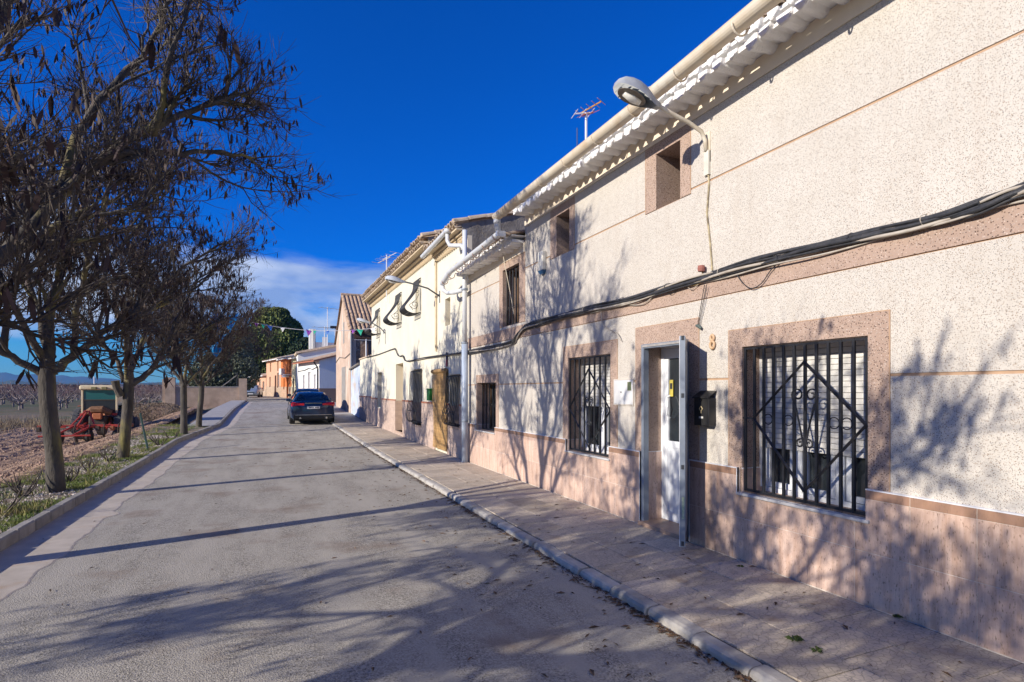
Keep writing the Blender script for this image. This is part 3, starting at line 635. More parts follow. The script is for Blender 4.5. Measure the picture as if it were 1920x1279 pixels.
MB().slab(XD, pa, pb, c+0.01, d-0.052, holes+[(pa+0.06, pb-0.06, c+0.12, pz-0.08)], 0.045, M_alu).build('door_frame', dfi)
MB().cbox((XD+0.010, pa+0.06, c+0.12), (XD+0.03, pb-0.06, pz-0.08), 0.004, M_alu).build('door_panel', dfi)
for h in holes: MB().box((XD+0.02, h[0], h[2]), (XD+0.026, h[1], h[3]), M_glass).build('pane', dfi)
hd = MB(); yh = pb-0.11; hd.tube([(XD-0.005, yh, 1.36), (XD-0.05, yh, 1.40), (XD-0.065, yh-0.03, 1.50), (XD-0.05, yh, 1.60), (XD-0.005, yh, 1.63)], 0.011, 8, M_alu); hd.build('door_handle', dfi)
MB().box((XD-0.004, yh-0.055, 1.62), (XD, yh+0.01, 1.82), mat('yellow_sticker', (0.62, 0.52, 0.10), (0.55, 0.45, 0.09), 0.5, 30)).box((XD-0.006, yh-0.045, 1.71), (XD-0.004, yh, 1.78), mat('sticker_dark', (0.05, 0.05, 0.05))).build('warning_sticker', dfi)
# --- eave: white mortar-filled tile ends in two rows, fascia, gutter, roof
def tile_end(r_, x0, x1, m, up=False, closed=True, n=8, thick=0.0, tilt=0.0):
    b = MB(); rings = []
    for x in (x0, x1):
        ring_ = []
        for k in range(n+1):
            t = math.pi*k/n; s_ = 1 if up else -1
            rr = r_*(1+(0.05*rnd.uniform(-1, 1) if x == x0 else 0))
            ring_.append((x, rr*math.cos(t), s_*rr*math.sin(t)*1.0+tilt*(x-x0)))
        rings.append(ring_)
    b.loft(rings, m, cap=closed); return b
def eave_rows(parent, ya, yb, z, x1a, x1b, step, xw, m, seed, r_=0.074):
    q = random.Random(seed); base = [tile_end(r_*s_, 0, -1, m) for s_ in (1.0, 0.93, 1.05)]; ms = []
    ev = MB(); ev.box((x1b+0.05, ya, z+0.215), (xw+0.02, yb, z+0.250), m); ev.box((x1a+0.05, ya, z+0.115), (xw+0.0, yb, z+0.163), m)
    e = ev.build('eave', parent)
    for row, (xe, zz, off) in enumerate(((x1a, z+0.160, 0.0), (x1b, z+0.245, 0.5))):
        y = ya+step*(0.5+off)
        while y < yb-0.04:
            me = None
            if len(ms) < 8 or (row and len(ms) < 14):
                b = MB(); L = xw-xe+0.02; rings = []
                for t_ in (0, 0.06, 1.0):
                    rg = []
                    for k in range(9):
                        an = math.pi*k/8; rr = r_*(0.88 if t_ == 0 else 1)*(0.8 if row else 1)*(1+q.uniform(-0.07, 0.07)*(t_ < 0.5)); rg.append((t_*L+(q.uniform(0, 0.018) if t_ == 0 else 0), rr*math.cos(an), -rr*math.sin(an)*1.2))
                    rings.append(rg)
                b.loft(rings, m); o = b.build('eave_tile', e, smooth=False); ms.append(o.data); ms_len = L
            else: o = link('eave_tile', q.choice(ms[8:] if row else ms[:8]), e)
            o.location = (xe+q.uniform(-0.012, 0.012), y+q.uniform(-0.018, 0.018), zz+q.uniform(-0.010, 0.008)); o.scale = (((xw-xe+0.02)/ms_len), q.uniform(0.85, 1.10), q.uniform(0.85, 1.22)); o.rotation_euler = (q.uniform(-0.16, 0.16), q.uniform(-0.05, 0.05), q.uniform(-0.09, 0.09)); y += step
    return e
eave_rows(hA, Y_NEAR, Y_STEP, SOF+0.02, 3.915, 3.90, 0.185, XA, M_white, 1)
eave_rows(hA, Y_STEP+0.05, Y_END, SOF2+0.02, 3.915, 3.90, 0.185, XA, M_white, 2)
fs_ = MB(); fs_.box((XA-0.016, Y_NEAR, SOF-0.055), (XA+0.01, Y_STEP, SOF+0.13), mat('fascia_cream', (0.78, 0.68, 0.54), (0.74, 0.64, 0.5), 0.9, 5)); fs_.box((XA-0.016, Y_STEP+0.0, SOF2-0.03), (XA+0.01, Y_END, SOF2+0.13), MATS['fascia_cream']); fs_.build('fascia', hA)
def roof_sheet(b, ya, yb, x0, z0, x1, z1, m, step=0.21, amp=0.05):    # corrugated clay roof, wave along Y
    n = int((yb-ya)/step*8); dx = x1-x0; ln = math.hypot(dx, z1-z0); nx, nz = -(z1-z0)/ln, dx/ln; vs = []
    for i in range(n+1):
        y = ya+(yb-ya)*i/n; w = abs(math.sin(math.pi*(y-ya)/step)); h = amp*(w**0.7)*2-amp*0.6
        vs += [(x0+nx*h, y, z0+nz*h), (x1+nx*h, y, z1+nz*h)]
    b.add(vs, [(2*i, 2*i+2, 2*i+3, 2*i+1) for i in range(n)], m); return b
def roof_tiles(parent, ya, yb, x0, z0, slope, m, step=0.21, L=0.42, seed=5, r_=0.095, rows=1, name='roof_tile'):
    q = random.Random(seed); me = None
    for row in range(rows):
        y = ya+step/2
        while y < yb:
            if me is None:
                b = MB(); rings = []
                for t_, rr in ((0, 1.0), (1, 0.86)):
                    ro = [(t_*L, r_*rr*math.cos(math.pi*k/7), r_*rr*math.sin(math.pi*k/7)) for k in range(8)]; ri = [(t_*L, (r_-0.014)*rr*math.cos(math.pi*k/7), (r_-0.014)*rr*math.sin(math.pi*k/7)) for k in range(7, -1, -1)]
                    rings.append(ro+ri)
                b.loft(rings, m); o = b.build(name, parent); me = o.data
            else: o = link(name, me, parent)
            o.location = (x0+row*L*0.85*math.cos(slope)+q.uniform(-0.02, 0.02), y+q.uniform(-0.012, 0.012), z0+row*L*0.85*math.sin(slope)+q.uniform(-0.01, 0.012)); o.rotation_euler = (0, -slope, q.uniform(-0.04, 0.04)); y += step
rf = MB(); roof_sheet(rf, Y_NEAR, Y_STEP+0.05, 3.96, 4.955, 9.0, 6.20, M_tile, amp=0.03); rf.box((3.98, Y_NEAR, 4.932), (9.0, Y_STEP, 4.94), M_white); r_A = rf.build('roof', hA)
roof_tiles(r_A, Y_NEAR, Y_STEP, 3.89, 4.93, math.atan2(1.25, 5.05), M_tilep, seed=8, r_=0.075)
MB().box((XA+0.1, Y_STEP-0.1, 4.0), (9.0, Y_STEP-0.02, 4.93), M_wall).box((XA+0.1, Y_STEP-0.3, 4.9), (9, Y_STEP-0.02, 5.2), M_wall).build('side_wall', hA)
rf = MB(); roof_sheet(rf, Y_STEP+0.02, Y_END, 3.90, 4.475, 7.6, 5.33, M_tile, amp=0.03); rf.box((3.95, Y_STEP, 4.44), (7.6, Y_END, 4.45), M_white); r_B = rf.build('low_roof', hA)
roof_tiles(r_B, Y_STEP, Y_END, 3.84, 4.44, math.atan2(0.86, 3.7), M_tilep, seed=9, r_=0.08)
def gutter(pts, r_, m, parent, name='gutter', hooks=0.9, hookm=None):
    pts = [Vector(p) for p in pts]; b = MB(); rings = []
    for i, p in enumerate(pts):
        rg = []
        for k in range(13):
            t = math.pi+math.pi*k/12*1.0
            rg.append(p+Vector((r_*math.cos(t), 0, r_*math.sin(t)*1.02)))
        rg = [rg[0]+Vector((0.012, 0, 0.006)), rg[0]+Vector((-0.004, 0, 0.010))]+rg+[rg[-1]+Vector((0, 0, 0.03))]
        ins = [v+(p-v)*0.10 for v in rg[2:-1]][::-1]
        rings.append(rg+ins)
    b.loft(rings, m, cap=True); g_ = b.build(name, parent, smooth=False)
    a, z = pts[0], pts[-1]; L = (z-a).length; n = int(L/hooks); o0 = None
    for k in range(n+1):
        p = a.lerp(z, (k+0.4)/(n+0.8)); 
        if o0 is None:
            hb = MB(); hp = [Vector(((r_+0.006)*math.cos(math.pi+math.pi*i/10), 0, (r_+0.006)*math.sin(math.pi+math.pi*i/10))) for i in range(11)]
            hp = hp+[Vector((r_+0.02, 0, 0.05)), Vector((0.16, 0, 0.06))]
            hb.tube(hp, 0.009, 6, hookm or m, flat=1.0); o0 = hb.build('gutter_hook', g_); o = o0
        else: o = link('gutter_hook', o0.data, g_)
        o.location = p
    return g_
gA = gutter([(3.68, Y_NEAR, 4.87), (3.68, 3.4, 4.845), (3.68, 5, 4.80), (3.68, Y_STEP+0.10, 4.765)], 0.083, M_gutA, hA, hooks=0.78)
j = MB(); j.lathe([(0.078, -0.05), (0.082, -0.045), (0.082, 0.045), (0.078, 0.05)], 20, M_pipe, Matrix.Translation((3.68, at_wall(1217, 3.68), 4.798)) @ Matrix.Rotation(R(90), 4, 'X')); j.build('gutter_joint', gA)
dpipe = MB(); dpipe.tube([(3.68, Y_STEP+0.06, 4.73), (3.68, Y_STEP+0.06, 4.65), (3.70, Y_STEP+0.06, 4.50)], 0.052, 12, M_pipe); dpipe.lathe([(0.062, -0.04), (0.062, 0.04)], 14, M_pipe, Matrix.Translation((3.68, Y_STEP+0.06, 4.66))); dpipe.build('drop_pipe', hA, smooth=True)
gB = gutter([(3.72, Y_STEP-0.02, 4.46), (3.74, Y_END-0.1, 4.37), (3.79, 13.0, 4.24)], 0.066, M_pipe, hA, 'low_gutter', hooks=0.62, hookm=mat('rusty_hook', (0.45, 0.30, 0.24)))
MB().box((3.64, Y_STEP-0.05, 4.38), (3.80, Y_STEP+0.02, 4.475), M_pipe).build('gutter_end', gB)
# downpipe between the two houses, its own thing
dpt = thing('downpipe', 'tall white-blue plastic downpipe standing on the pavement between the speckled and the cream house', 'downpipe', (4.06, 12.12, 0.06))
b = MB(); b.tube([(-0.26, 0.88, 4.13), (-0.25, 0.85, 4.02), (-0.20, 0.7, 3.93), (-0.12, 0.40, 3.90), (0.0, 0.04, 3.91)], 0.052, 12, M_pipe); b.build('elbow_pipe', dpt, smooth=True)
b = MB(); b.tube([(0, 0, 2.7), (0, 0, 5.25)], 0.055, 14, M_pipe); b.build('upper_pipe', dpt, smooth=True)
b = MB(); b.tube([(0, 0, 0.0), (0, 0, 2.72)], 0.072, 16, mat('blue_pipe', (0.46, 0.54, 0.66), (0.36, 0.43, 0.54), 0.35, 2.5, dirt=0.5, dirtc=(0.14, 0.13, 0.14))); b.build('lower_pipe', dpt, smooth=True)
b = MB(); 
for z in (0.93, 2.70, 3.91): b.lathe([(0.078, z-0.02), (0.080, z), (0.078, z+0.02)], 16, M_steel)
b.build('pipe_clip', dpt)
# ---------------- things fixed to the near wall
def onwall(px_, py_, X=XA): y, z = wl(px_, py_, X); return Vector((X, y, z))
p = onwall(1338, 641); n8 = thing('house_number', 'clay-coloured house number 8 on the wall between door and barred window', 'house number', p)
c8 = mat('clay_number', (0.62, 0.42, 0.25), (0.52, 0.34, 0.2), 0.6, 10); b = MB()
for zz, rr in ((0.040, 0.028), (-0.032, 0.036)):
    b.tube([(-0.018, rr*0.78*math.cos(i*math.pi/12), zz+rr*math.sin(i*math.pi/12)) for i in range(25)], 0.0145, 8, c8, cap=False, flat=1.0)
b.build('digit', n8, smooth=True)
# mailbox
yb0, zb0 = wl(1342, 737, 4.14); zt_ = 1.67; zb_ = 1.33; ya = px_y(1343); yb2 = px_y(1315)
mbx = thing('mailbox', 'black metal letterbox with small gold emblem beside the door', 'letterbox', (XA, (ya+yb2)/2, zb_+0.0))
hw = (yb2-ya)/2; mk_ = mat('letterbox_black', (0.018, 0.018, 0.02), (0.03, 0.03, 0.03), 0.35, 8); b = MB()
b.cbox((-0.10, -hw, 0), (-0.002, hw, zt_-zb_-0.05), 0.006, mk_); b.build('box_body', mbx)
b = MB(); hh = zt_-zb_; b.add([(-0.115, -hw-0.008, hh-0.058), (-0.115, hw+0.008, hh-0.058), (-0.001, hw+0.008, hh+0.012), (-0.001, -hw-0.008, hh+0.012), (-0.115, -hw-0.008, hh-0.045), (-0.115, hw+0.008, hh-0.045), (-0.001, hw+0.008, hh+0.022), (-0.001, -hw-0.008, hh+0.022)], [(0,1,2,3),(4,7,6,5),(0,4,5,1),(1,5,6,2),(2,6,7,3),(3,7,4,0)], mk_); b.build('lid', mbx)
gold = mat('gold_paint', (0.62, 0.50, 0.28)); silv = mat('silver_paint', (0.55, 0.55, 0.52)); b = MB()
b.tube([(-0.103, 0.022*math.cos(i*math.pi/2), 0.175+0.026*math.sin(i*math.pi/2)) for i in range(5)], 0.005, 4, gold, cap=False); b.tube([(-0.103, 0, 0.15), (-0.103, 0, 0.128)], 0.005, 5, gold); b.build('emblem', mbx)
b = MB(); b.add([(-0.1015, 0.012, 0.265), (-0.1015, -0.010, 0.283), (-0.1015, -0.010, 0.25)], [(0, 1, 2), (2, 1, 0)], silv); b.box((-0.102, -0.03, 0.075), (-0.1005, 0.03, 0.095), silv); b.build('mark', mbx)
# meter box
m0, m1 = px_y(1189), px_y(1152); mt = thing('meter_box', 'white meter cabinet door with a small green window left of the doorway', 'meter box', (XA, (m0+m1)/2, 1.50)); hw = (m1-m0)/2
MB().slab(-0.014, -hw, hw, 0.0, 0.34, [(-hw+0.012, hw-0.012, 0.012, 0.328)], 0.02, mat('cabinet_beige', (0.66, 0.60, 0.52))).build('cabinet_frame', mt)
MB().cbox((-0.016, -hw+0.014, 0.014), (0, hw-0.014, 0.326), 0.003, mat('cabinet_grey', (0.66, 0.66, 0.66), (0.6, 0.6, 0.6), 0.4, 6)).build('cabinet_door', mt)
MB().box((-0.018, -hw+0.04, 0.19), (-0.0165, -hw+0.12, 0.30), mat('meter_window', (0.10, 0.13, 0.07), (0.16, 0.17, 0.08), 0.3, 30)).build('window', mt)
MB().tube([(-0.018, 0.04, 0.17), (-0.022, 0.04, 0.17)], 0.010, 10, M_iron).build('lock', mt)
# alarm sounder
p = onwall(1020, 508); al = thing('alarm_box', 'white alarm sounder with blue base high on the wall under the attic opening', 'alarm box', p)
MB().cbox((-0.075, -0.085, 0.0), (0, 0.085, 0.32), 0.012, mat('alarm_white', (0.78, 0.75, 0.66))).build('housing', al)
b = MB(); b.add([(-0.075, -0.09, 0), (-0.075, 0.09, 0), (0, 0.09, 0), (0, -0.09, 0), (-0.05, -0.05, -0.055), (-0.05, 0.05, -0.055), (0, 0.05, -0.055), (0, -0.05, -0.055)], [(0,1,5,4),(1,2,6,5),(3,0,4,7),(4,5,6,7),(0,3,2,1),(2,3,7,6)], mat('alarm_blue', (0.03, 0.13, 0.28), None, 0.3)); b.build('beacon', al)
# cable clamp hanging over the door
p = onwall(1312, 612); cl_ = thing('cable_clamp', 'small green-grey insulator clamp hanging on two wires over the door', 'insulator', p)
b = MB(); top = onwall(1328, 535)-p; b.tube([(-0.03, 0, 0), top+Vector((-0.05, 0.0, 0))], 0.004, 5, M_cable); b.tube([(-0.03, -0.015, 0), top+Vector((-0.05, -0.03, 0))], 0.004, 5, M_cable); b.build('wires', cl_)
b = MB(); b.tube([(-0.03, 0.02, 0.01), (-0.035, -0.02, 0.0), (-0.03, -0.055, -0.03)], [0.012, 0.020, 0.014], 8, mat('clamp_green', (0.10, 0.13, 0.12))); b.build('clamp', cl_)
# --------------- street lamps
def lamp(name, label, basepx, headpt, arm_m, head_m, cable=None, arm=None, grp='wall-mounted street lamps'):
    p = onwall(*basepx); t = thing(name, label, 'street lamp', p, 0, grp); h = Vector(headpt)-p
    pts = arm(h); b = MB(); b.tube(pts, 0.021, 10, arm_m); b.build('arm', t, smooth=True)
    b = MB(); b.box((-0.012, -0.035, -0.17), (0, 0.035, 0.15), arm_m); b.build('wall_plate', t)
    dirv = (h-Vector(pts[-2])); dirv = dirv.normalized(); L = 0.50
    Mh = Matrix.Translation(h) @ dirv.to_track_quat('X', 'Z').to_matrix().to_4x4()
    b = MB(); rings = []; 
    for t_, w, hgt, lo in ((-0.16, 0.028, 0.03, -0.03), (-0.08, 0.045, 0.04, -0.04), (0.0, 0.085, 0.055, -0.05), (0.08, 0.115, 0.072, -0.055), (0.16, 0.128, 0.078, -0.055), (0.24, 0.122, 0.07, -0.055), (0.31, 0.095, 0.05, -0.05), (0.355, 0.05, 0.01, -0.045)):
        rings.append([Mh @ Vector((t_, w*math.cos(a), (hgt*max(0, math.sin(a))**0.7 if math.sin(a) > 0.001 else lo) if True else 0)) for a in [math.pi*k/10 for k in range(11)]]+[Mh @ Vector((t_, -w, lo)), Mh @ Vector((t_, w, lo))])
    b.loft(rings, head_m); b.build('lamp_head', t, smooth=True)
    b = MB(); pr = []
    for k in range(20):
        a = 2*math.pi*k/20; x = 0.16+0.155*math.cos(a); w_ = 0.100*math.sin(a); pr.append(Mh @ Vector((x, w_, -0.066)))
    b.add(pr+[v+Mh.to_3x3() @ Vector((0, 0, -0.004)) for v in pr], [tuple(range(20)), tuple(range(20, 40))]+[(k, (k+1) % 20, 20+(k+1) % 20, 20+k) for k in range(20)], mat('lamp_recess', (0.12, 0.10, 0.08), (0.2, 0.17, 0.13), 0.3, 20)); b.build('reflector', t)
    b = MB(); b.tube([Mh @ Vector((0.06, 0, -0.075)), Mh @ Vector((0.15, 0, -0.078)), Mh @ Vector((0.25, 0, -0.072))], [0.03, 0.042, 0.028], 12, mat('lamp_glass', (0.72, 0.70, 0.64), (0.6, 0.58, 0.52), 0.2, 30)); b.build('bulb', t, smooth=True)
    return t
cream_arm = mat('lamp_arm_cream', (0.72, 0.66, 0.54), (0.6, 0.52, 0.4), 0.5, 9)
head_g = mat('lamp_grey', (0.42, 0.44, 0.45), (0.32, 0.33, 0.34), 0.4, 8)
hp = dp(1212, 185, 4.60); 
arc = lambda h: [Vector((-0.03, 0, -0.05)), Vector((-0.04, 0, 0.05)), Vector((-0.09, 0, 0.14)), h*0.30+Vector((-0.02, 0, 0.10)), h*0.62+Vector((0, 0, 0.045)), h]
lmp = lamp('street_lamp', 'grey street lamp head on a curved cream arm under the near eave', (1328, 275), hp, cream_arm, head_g, arm=arc)
b = MB(); b.box((-0.03, -0.035, -0.30), (0, 0.035, -0.05), mat('plate_white', (0.74, 0.70, 0.60))); b.build('mounting_board', lmp)
b = MB(); cp = [onwall(1328, 290), onwall(1331, 345), onwall(1327, 400), onwall(1333, 455), onwall(1337, 507)]; b.tube([c_-Vector((0.012, 0, 0))-lmp.location for c_ in cp], 0.009, 6, mat('cable_yellow', (0.55, 0.46, 0.28), (0.2, 0.16, 0.1), 0.6, 12)); b.build('lamp_cable', lmp)
steel_arm = mat('lamp_arm_dark', (0.10, 0.11, 0.12)); hp2 = dp(748, 526, 14.75)
lamp('street_lamp', 'pale street lamp on a thin dark arm above the ornate upper grilles', (825, 556), hp2, steel_arm, mat('lamp_pale', (0.62, 0.66, 0.70), None, 0.3), arm=lambda h: [Vector((0, 0, 0)), h*0.3+Vector((0, 0, 0.09)), h*0.7+Vector((0, 0, 0.05)), h])
hp3 = dp(686, 603, 22.4)
lamp('street_lamp', 'farthest small street lamp, on a bent arm near the far end of the cream facade', (723, 626), hp3, steel_arm, MATS['lamp_pale'], arm=lambda h: [Vector((0, 0, -0.4)), Vector((0, 0, 0.0)), h*0.25+Vector((0, 0, 0.10)), h*0.6+Vector((0, 0, 0.10)), h])
# --------------- cable bundle
cb = thing('cable_bundle', 'thick bundle of black and pale cables running along the facades above the doors', 'cables', (XA, 4, 2.9))
path = [(1990, 338), (1920, 358), (1860, 380), (1790, 402), (1700, 425), (1600, 449), (1500, 474), (1420, 495), (1340, 516), (1270, 535), (1200, 557), (1150, 570), (1100, 582), (1050, 595), (1010, 606), (985, 615), (972, 630), (965, 641), (935, 650), (890, 658), (850, 664), (800, 671), (765, 677), (758, 668), (750, 668), (744, 656), (738, 655), (710, 665), (685, 672), (668, 680)]
WPT = [onwall(*q_) for q_ in path]
q = random.Random(4)
def smoothp(P, sub=6):
    out_ = []
    for i in range(len(P)-1):
        p0, p1, p2, p3 = P[max(i-1, 0)], P[i], P[i+1], P[min(i+2, len(P)-1)]
        for s_ in range(sub):
            t = s_/sub; out_.append(0.5*((2*p1)+(p2-p0)*t+(2*p0-5*p1+4*p2-p3)*t*t+(3*p1-p0-3*p2+p3)*t**3))
    return out_+[P[-1]]
SM = smoothp(WPT, 5); o_ = cb.location
for k, (r_, dz, m_, end) in enumerate(((0.014, 0.018, M_cable, 140), (0.012, 0.0, M_cable, 140), (0.016, -0.016, M_cable, 115), (0.010, 0.030, M_cable, 80), (0.012, -0.030, M_cablew, 108), (0.008, -0.042, M_cable, 100), (0.010, 0.008, M_cablew, 70), (0.009, -0.022, M_cable, 85), (0.007, -0.055, M_cablew, 60))):
    ph = q.uniform(0, 6); b = MB(); pts = []
    for i, p in enumerate(SM[:end]):
        w = 1.0 if p.y < 12.2 else 0.45
        sag = 0.010*math.sin(i*0.21+ph)+0.007*math.sin(i*0.53+2*ph)
        pts.append(p-o_+Vector((-0.03-0.016*math.sin(i*0.35+ph*2)-r_, 0, (dz+sag)*w)))
    b.tube(pts, r_*1.15, 6, m_); b.build('cable', cb, smooth=True)
b = MB()
for i in range(4, 120, 7):
    p = SM[i]-o_; b.tube([p+Vector((-0.075*math.cos(a), 0.006*math.sin(a*2), 0.052*math.sin(a))) for a in [2*math.pi*k/10 for k in range(11)]], 0.0035, 5, M_cable if i % 3 else M_cablew, cap=False)
b.build('cable_ties', cb)
def loose(pp, r_=0.005, m_=M_cable, off=0.03):
    P = [onwall(*c_)-o_-Vector((off, 0, 0)) for c_ in pp]; MB().tube(smoothp(P, 6), r_, 6, m_).build('loose_cable', cb, smooth=True)
loose([(1378, 497), (1392, 525), (1412, 541), (1432, 532), (1450, 507), (1470, 488)]); loose([(1290, 535), (1300, 543), (1308, 538), (1318, 530)], 0.004, M_cablew)
loose([(1130, 577), (1135, 610), (1160, 625), (1168, 640)], 0.006, M_cablew); loose([(1000, 610), (1016, 622), (1035, 624)], 0.005, M_cablew)
loose([(1160, 566), (1185, 572), (1210, 570), (1232, 553)], 0.006, M_cablew); loose([(1322, 510), (1318, 530), (1300, 536)], 0.008, mat('cable_y', (0.5, 0.36, 0.16)))
loose([(952, 466), (958, 500), (966, 540), (975, 590)], 0.007, mat('pole_cream', (0.66, 0.58, 0.44)), 0.12)
loose([(866, 550), (861, 585), (858, 612), (862, 640), (868, 655)], 0.004, M_cable, 0.02); loose([(1250, 545), (1262, 552), (1275, 541), (1290, 538)], 0.004)
b = MB(); p = onwall(1322, 508)-o_; b.lathe([(0.0, -0.03), (0.035, -0.03), (0.04, 0), (0.035, 0.03), (0.0, 0.03)], 12, mat('insulator_red', (0.35, 0.13, 0.10)), Matrix.Translation(p+Vector((-0.05, 0, 0.02)))); b.build('insulator', cb)
# ============================================================ CREAM HOUSE
hB = thing('cream_house', 'cream-yellow two-storey house with stone plinth and three pot-bellied upper grilles', 'house')
YB0, YB1, YB2, YB3 = Y_END+0.004, wl(820)[0], wl(697)[0], wl(675)[0]
O1 = op(844, 863, 0.80, 2.08); OD = op(817, 840, 0.10, 2.22); O2 = op(775, 791.5, 0.62, 2.34); O3 = op(742.5, 756, 0.24, 2.62); O4 = op(708, 716, 0.98, 2.42)
U0 = op(835, 844.5, 3.35, 4.05); UP = [op(780, 789, 4.05, 5.03), op(745.5, 753, 4.05, 5.0), op(707, 712.6, 4.05, 5.0)]
ops = [O1, OD, O2, O3, O4]; SB1, SB2 = 5.14, 5.36
b = MB(); b.slab(XA-0.004, YB0, YB1, 0.0, SB1+0.2, [O1, OD, U0], 0.38, M_cream); b.slab(XA-0.004, YB1, YB2, 0.0, SB2+0.2, ops[2:]+UP, 0.38, M_cream); b.build('wall', hB)
b = MB(); b.box((XA+0.374, YB0, 0), (XA+0.40, YB2, 5.3), M_cream2); b.build('inner_wall', hB, label='cream infill at the back of the recesses')
b = MB(); b.slab(XA-0.03, YB0, YB2, 0.05, 1.31, [grow(h, 0, 0, 0.05, 0) for h in ops], 0.03, M_plB); b.build('stone_plinth', hB)
b = MB(); yv = YB0
for h in sorted(ops, key=lambda h: h[0]):
    if h[1]-h[0] > 0: b.box((XA-0.042, yv, 1.31), (XA-0.004, h[0], 1.355), M_red); yv = h[1]
b.box((XA-0.042, yv, 1.31), (XA-0.004, YB2, 1.355), M_red); b.build('red_trim', hB)
b = MB()
for h in (O1, O2, O3): b.box((XA-0.028, h[1]-0.004, h[2]-0.04), (XA+0.36, h[1]-0.002, 1.31), M_plB); b.box((XA-0.045, h[0]-0.04, h[2]-0.04), (XA+0.3, h[1]+0.04, h[2]), mat('sill_pink', (0.5, 0.36, 0.28)))
b.build('jamb_stone', hB)
for h in UP: MB().box((XA+0.05, h[0], h[2]), (XA+0.08, h[1], h[3]), mat('sunlit_jamb_cream', (0.74, 0.68, 0.52))).build('jamb_infill', hB)  # added cream panel, standing in for the sunlit far jamb of each recess
for h in (O1, O2, O4):
    w = MB().slab(XA+0.26, h[0], h[1], h[2], h[3], [(h[0]+0.07, (h[0]+h[1])/2-0.03, h[2]+0.07, h[3]-0.07), ((h[0]+h[1])/2+0.03, h[1]-0.07, h[2]+0.07, h[3]-0.07)], 0.04, MATS['brown_frame']).build('window', hB)
    MB().box((XA+0.285, h[0], h[2]), (XA+0.29, h[1], h[3]), M_glass).build('pane', w)
w = MB().box((XA+0.30, O3[0], O3[2]), (XA+0.34, O3[1], O3[3]), mat('beige_door', (0.60, 0.47, 0.30), (0.52, 0.40, 0.25))).build('door', hB)
# pot-bellied grilles
def belly(h, n, depth, parent, z0, z1, scr=True):
    gm = MB(); prof = [(0.0, z1), (0.06, z1-0.02), (0.10, lerp(z1, z0, 0.28)), (depth*0.55, lerp(z1, z0, 0.55)), (depth*0.92, lerp(z1, z0, 0.78)), (depth, lerp(z1, z0, 0.88)), (depth*0.85, lerp(z1, z0, 0.97)), (depth*0.45, z0-0.03), (0.0, z0+0.02)]
    P = smoothp([Vector((XA-x, 0, z)) for x, z in prof], 3)
    fr__ = MB(); ya, yb = h[0]-0.06, h[1]+0.06
    for i in (3, len(P)//2, len(P)-6, len(P)-2):
        p = P[i]; fr__.box((p.x-0.012, ya, p.z-0.010), (p.x+0.004, yb, p.z+0.010), M_iron)
    g = fr__.build('belly_grille', parent); bar = MB().tube([(p.x, 0, p.z) for p in P], 0.011, 6, M_iron).build('bar', g); bar.location = (0, ya, 0)
    for k in range(1, n): link('bar', bar.data, g).location = (0, lerp(ya, yb, k/(n-1)), 0)
    if scr:
        s = MB(); q_ = ya-0.012; X0 = XA-0.03
        s.tube(spiral((X0-0.09, q_, lerp(z1, z0, 0.38)), 0.075, R(60), 1.4, 18, 0.2, 'xz'), 0.008, 5, M_iron)
        s.tube(spiral((XA-depth*0.42, q_, lerp(z1, z0, 0.78)), 0.13, R(200), 1.5, 22, 0.2, 'xz'), 0.008, 5, M_iron)
        s.tube([(X0-0.04, q_, lerp(z1, z0, 0.45)), (XA-depth*0.30, q_, lerp(z1, z0, 0.62)), (XA-depth*0.75, q_, lerp(z1, z0, 0.80)), (XA-depth*0.5, q_, z0+0.06)], 0.008, 5, M_iron)
        s.tube([(X0, q_, lerp(z1, z0, 0.3)), (X0, q_, z0+0.05)], 0.008, 5, M_iron)
        s.build('scroll', g)
for h in UP: belly(h, 11, 0.50, hB, 4.02, 5.06)
belly(O1, 8, 0.20, hB, 0.86, 2.04, False); belly(O2, 8, 0.22, hB, 0.72, 2.28, False)
# eaves of the cream house: stepped corbel strips, saw-tooth course and tiles
def eave2(ya, yb, soff, ze, xe, seed, M2=None):
    e = MB(); cc = mat('corbel_cream', (0.62, 0.50, 0.34), (0.52, 0.41, 0.27), 0.9, 8)
    e.box((XA-0.10, ya, soff+0.10), (XA, yb, soff+0.15), cc); e.box((lerp(XA, xe, 0.45), ya, soff+0.15), (XA, yb, soff+0.20), cc); e.box((xe+0.06, ya, soff+0.22), (XA, yb, soff+0.26), cc)
    ev = e.build('eave', hB); t = MB().add([(0, 0, 0), (-0.10, 0.06, 0), (0, 0.12, 0), (0, 0, 0.08), (-0.10, 0.06, 0.08), (0, 0.12, 0.08)], [(0,1,2),(3,5,4),(0,3,4,1),(1,4,5,2)], cc); y = ya; me = None
    while y < yb-0.12:
        if me is None: o = t.build('eave_tooth', ev); me = o.data
        else: o = link('eave_tooth', me, ev)
        o.location = (XA-0.012, y, soff+0.02); y += 0.155
    s = MB(); y = ya
    roof_tiles(ev, ya, yb, xe+0.03, soff+0.27, 0.25, M_tilep, step=0.205, L=0.5, seed=seed, name='eave_tile')
    rf_ = MB(); sl_ = 0.27; roof_sheet(rf_, ya, yb, xe+0.04, ze-0.02, 9.5, ze+(9.5-xe)*sl_, M_tile, 0.205); ro = rf_.build('roof', hB)
    roof_tiles(ro, ya, yb, xe-0.02, ze-0.03, math.atan(sl_), M_tilep, step=0.205, seed=seed+1)
    return ro
eave2(YB0, YB1, SB1, 5.50, 3.86, 30); eave2(YB1, YB2, SB2, 5.80, 3.74, 31)
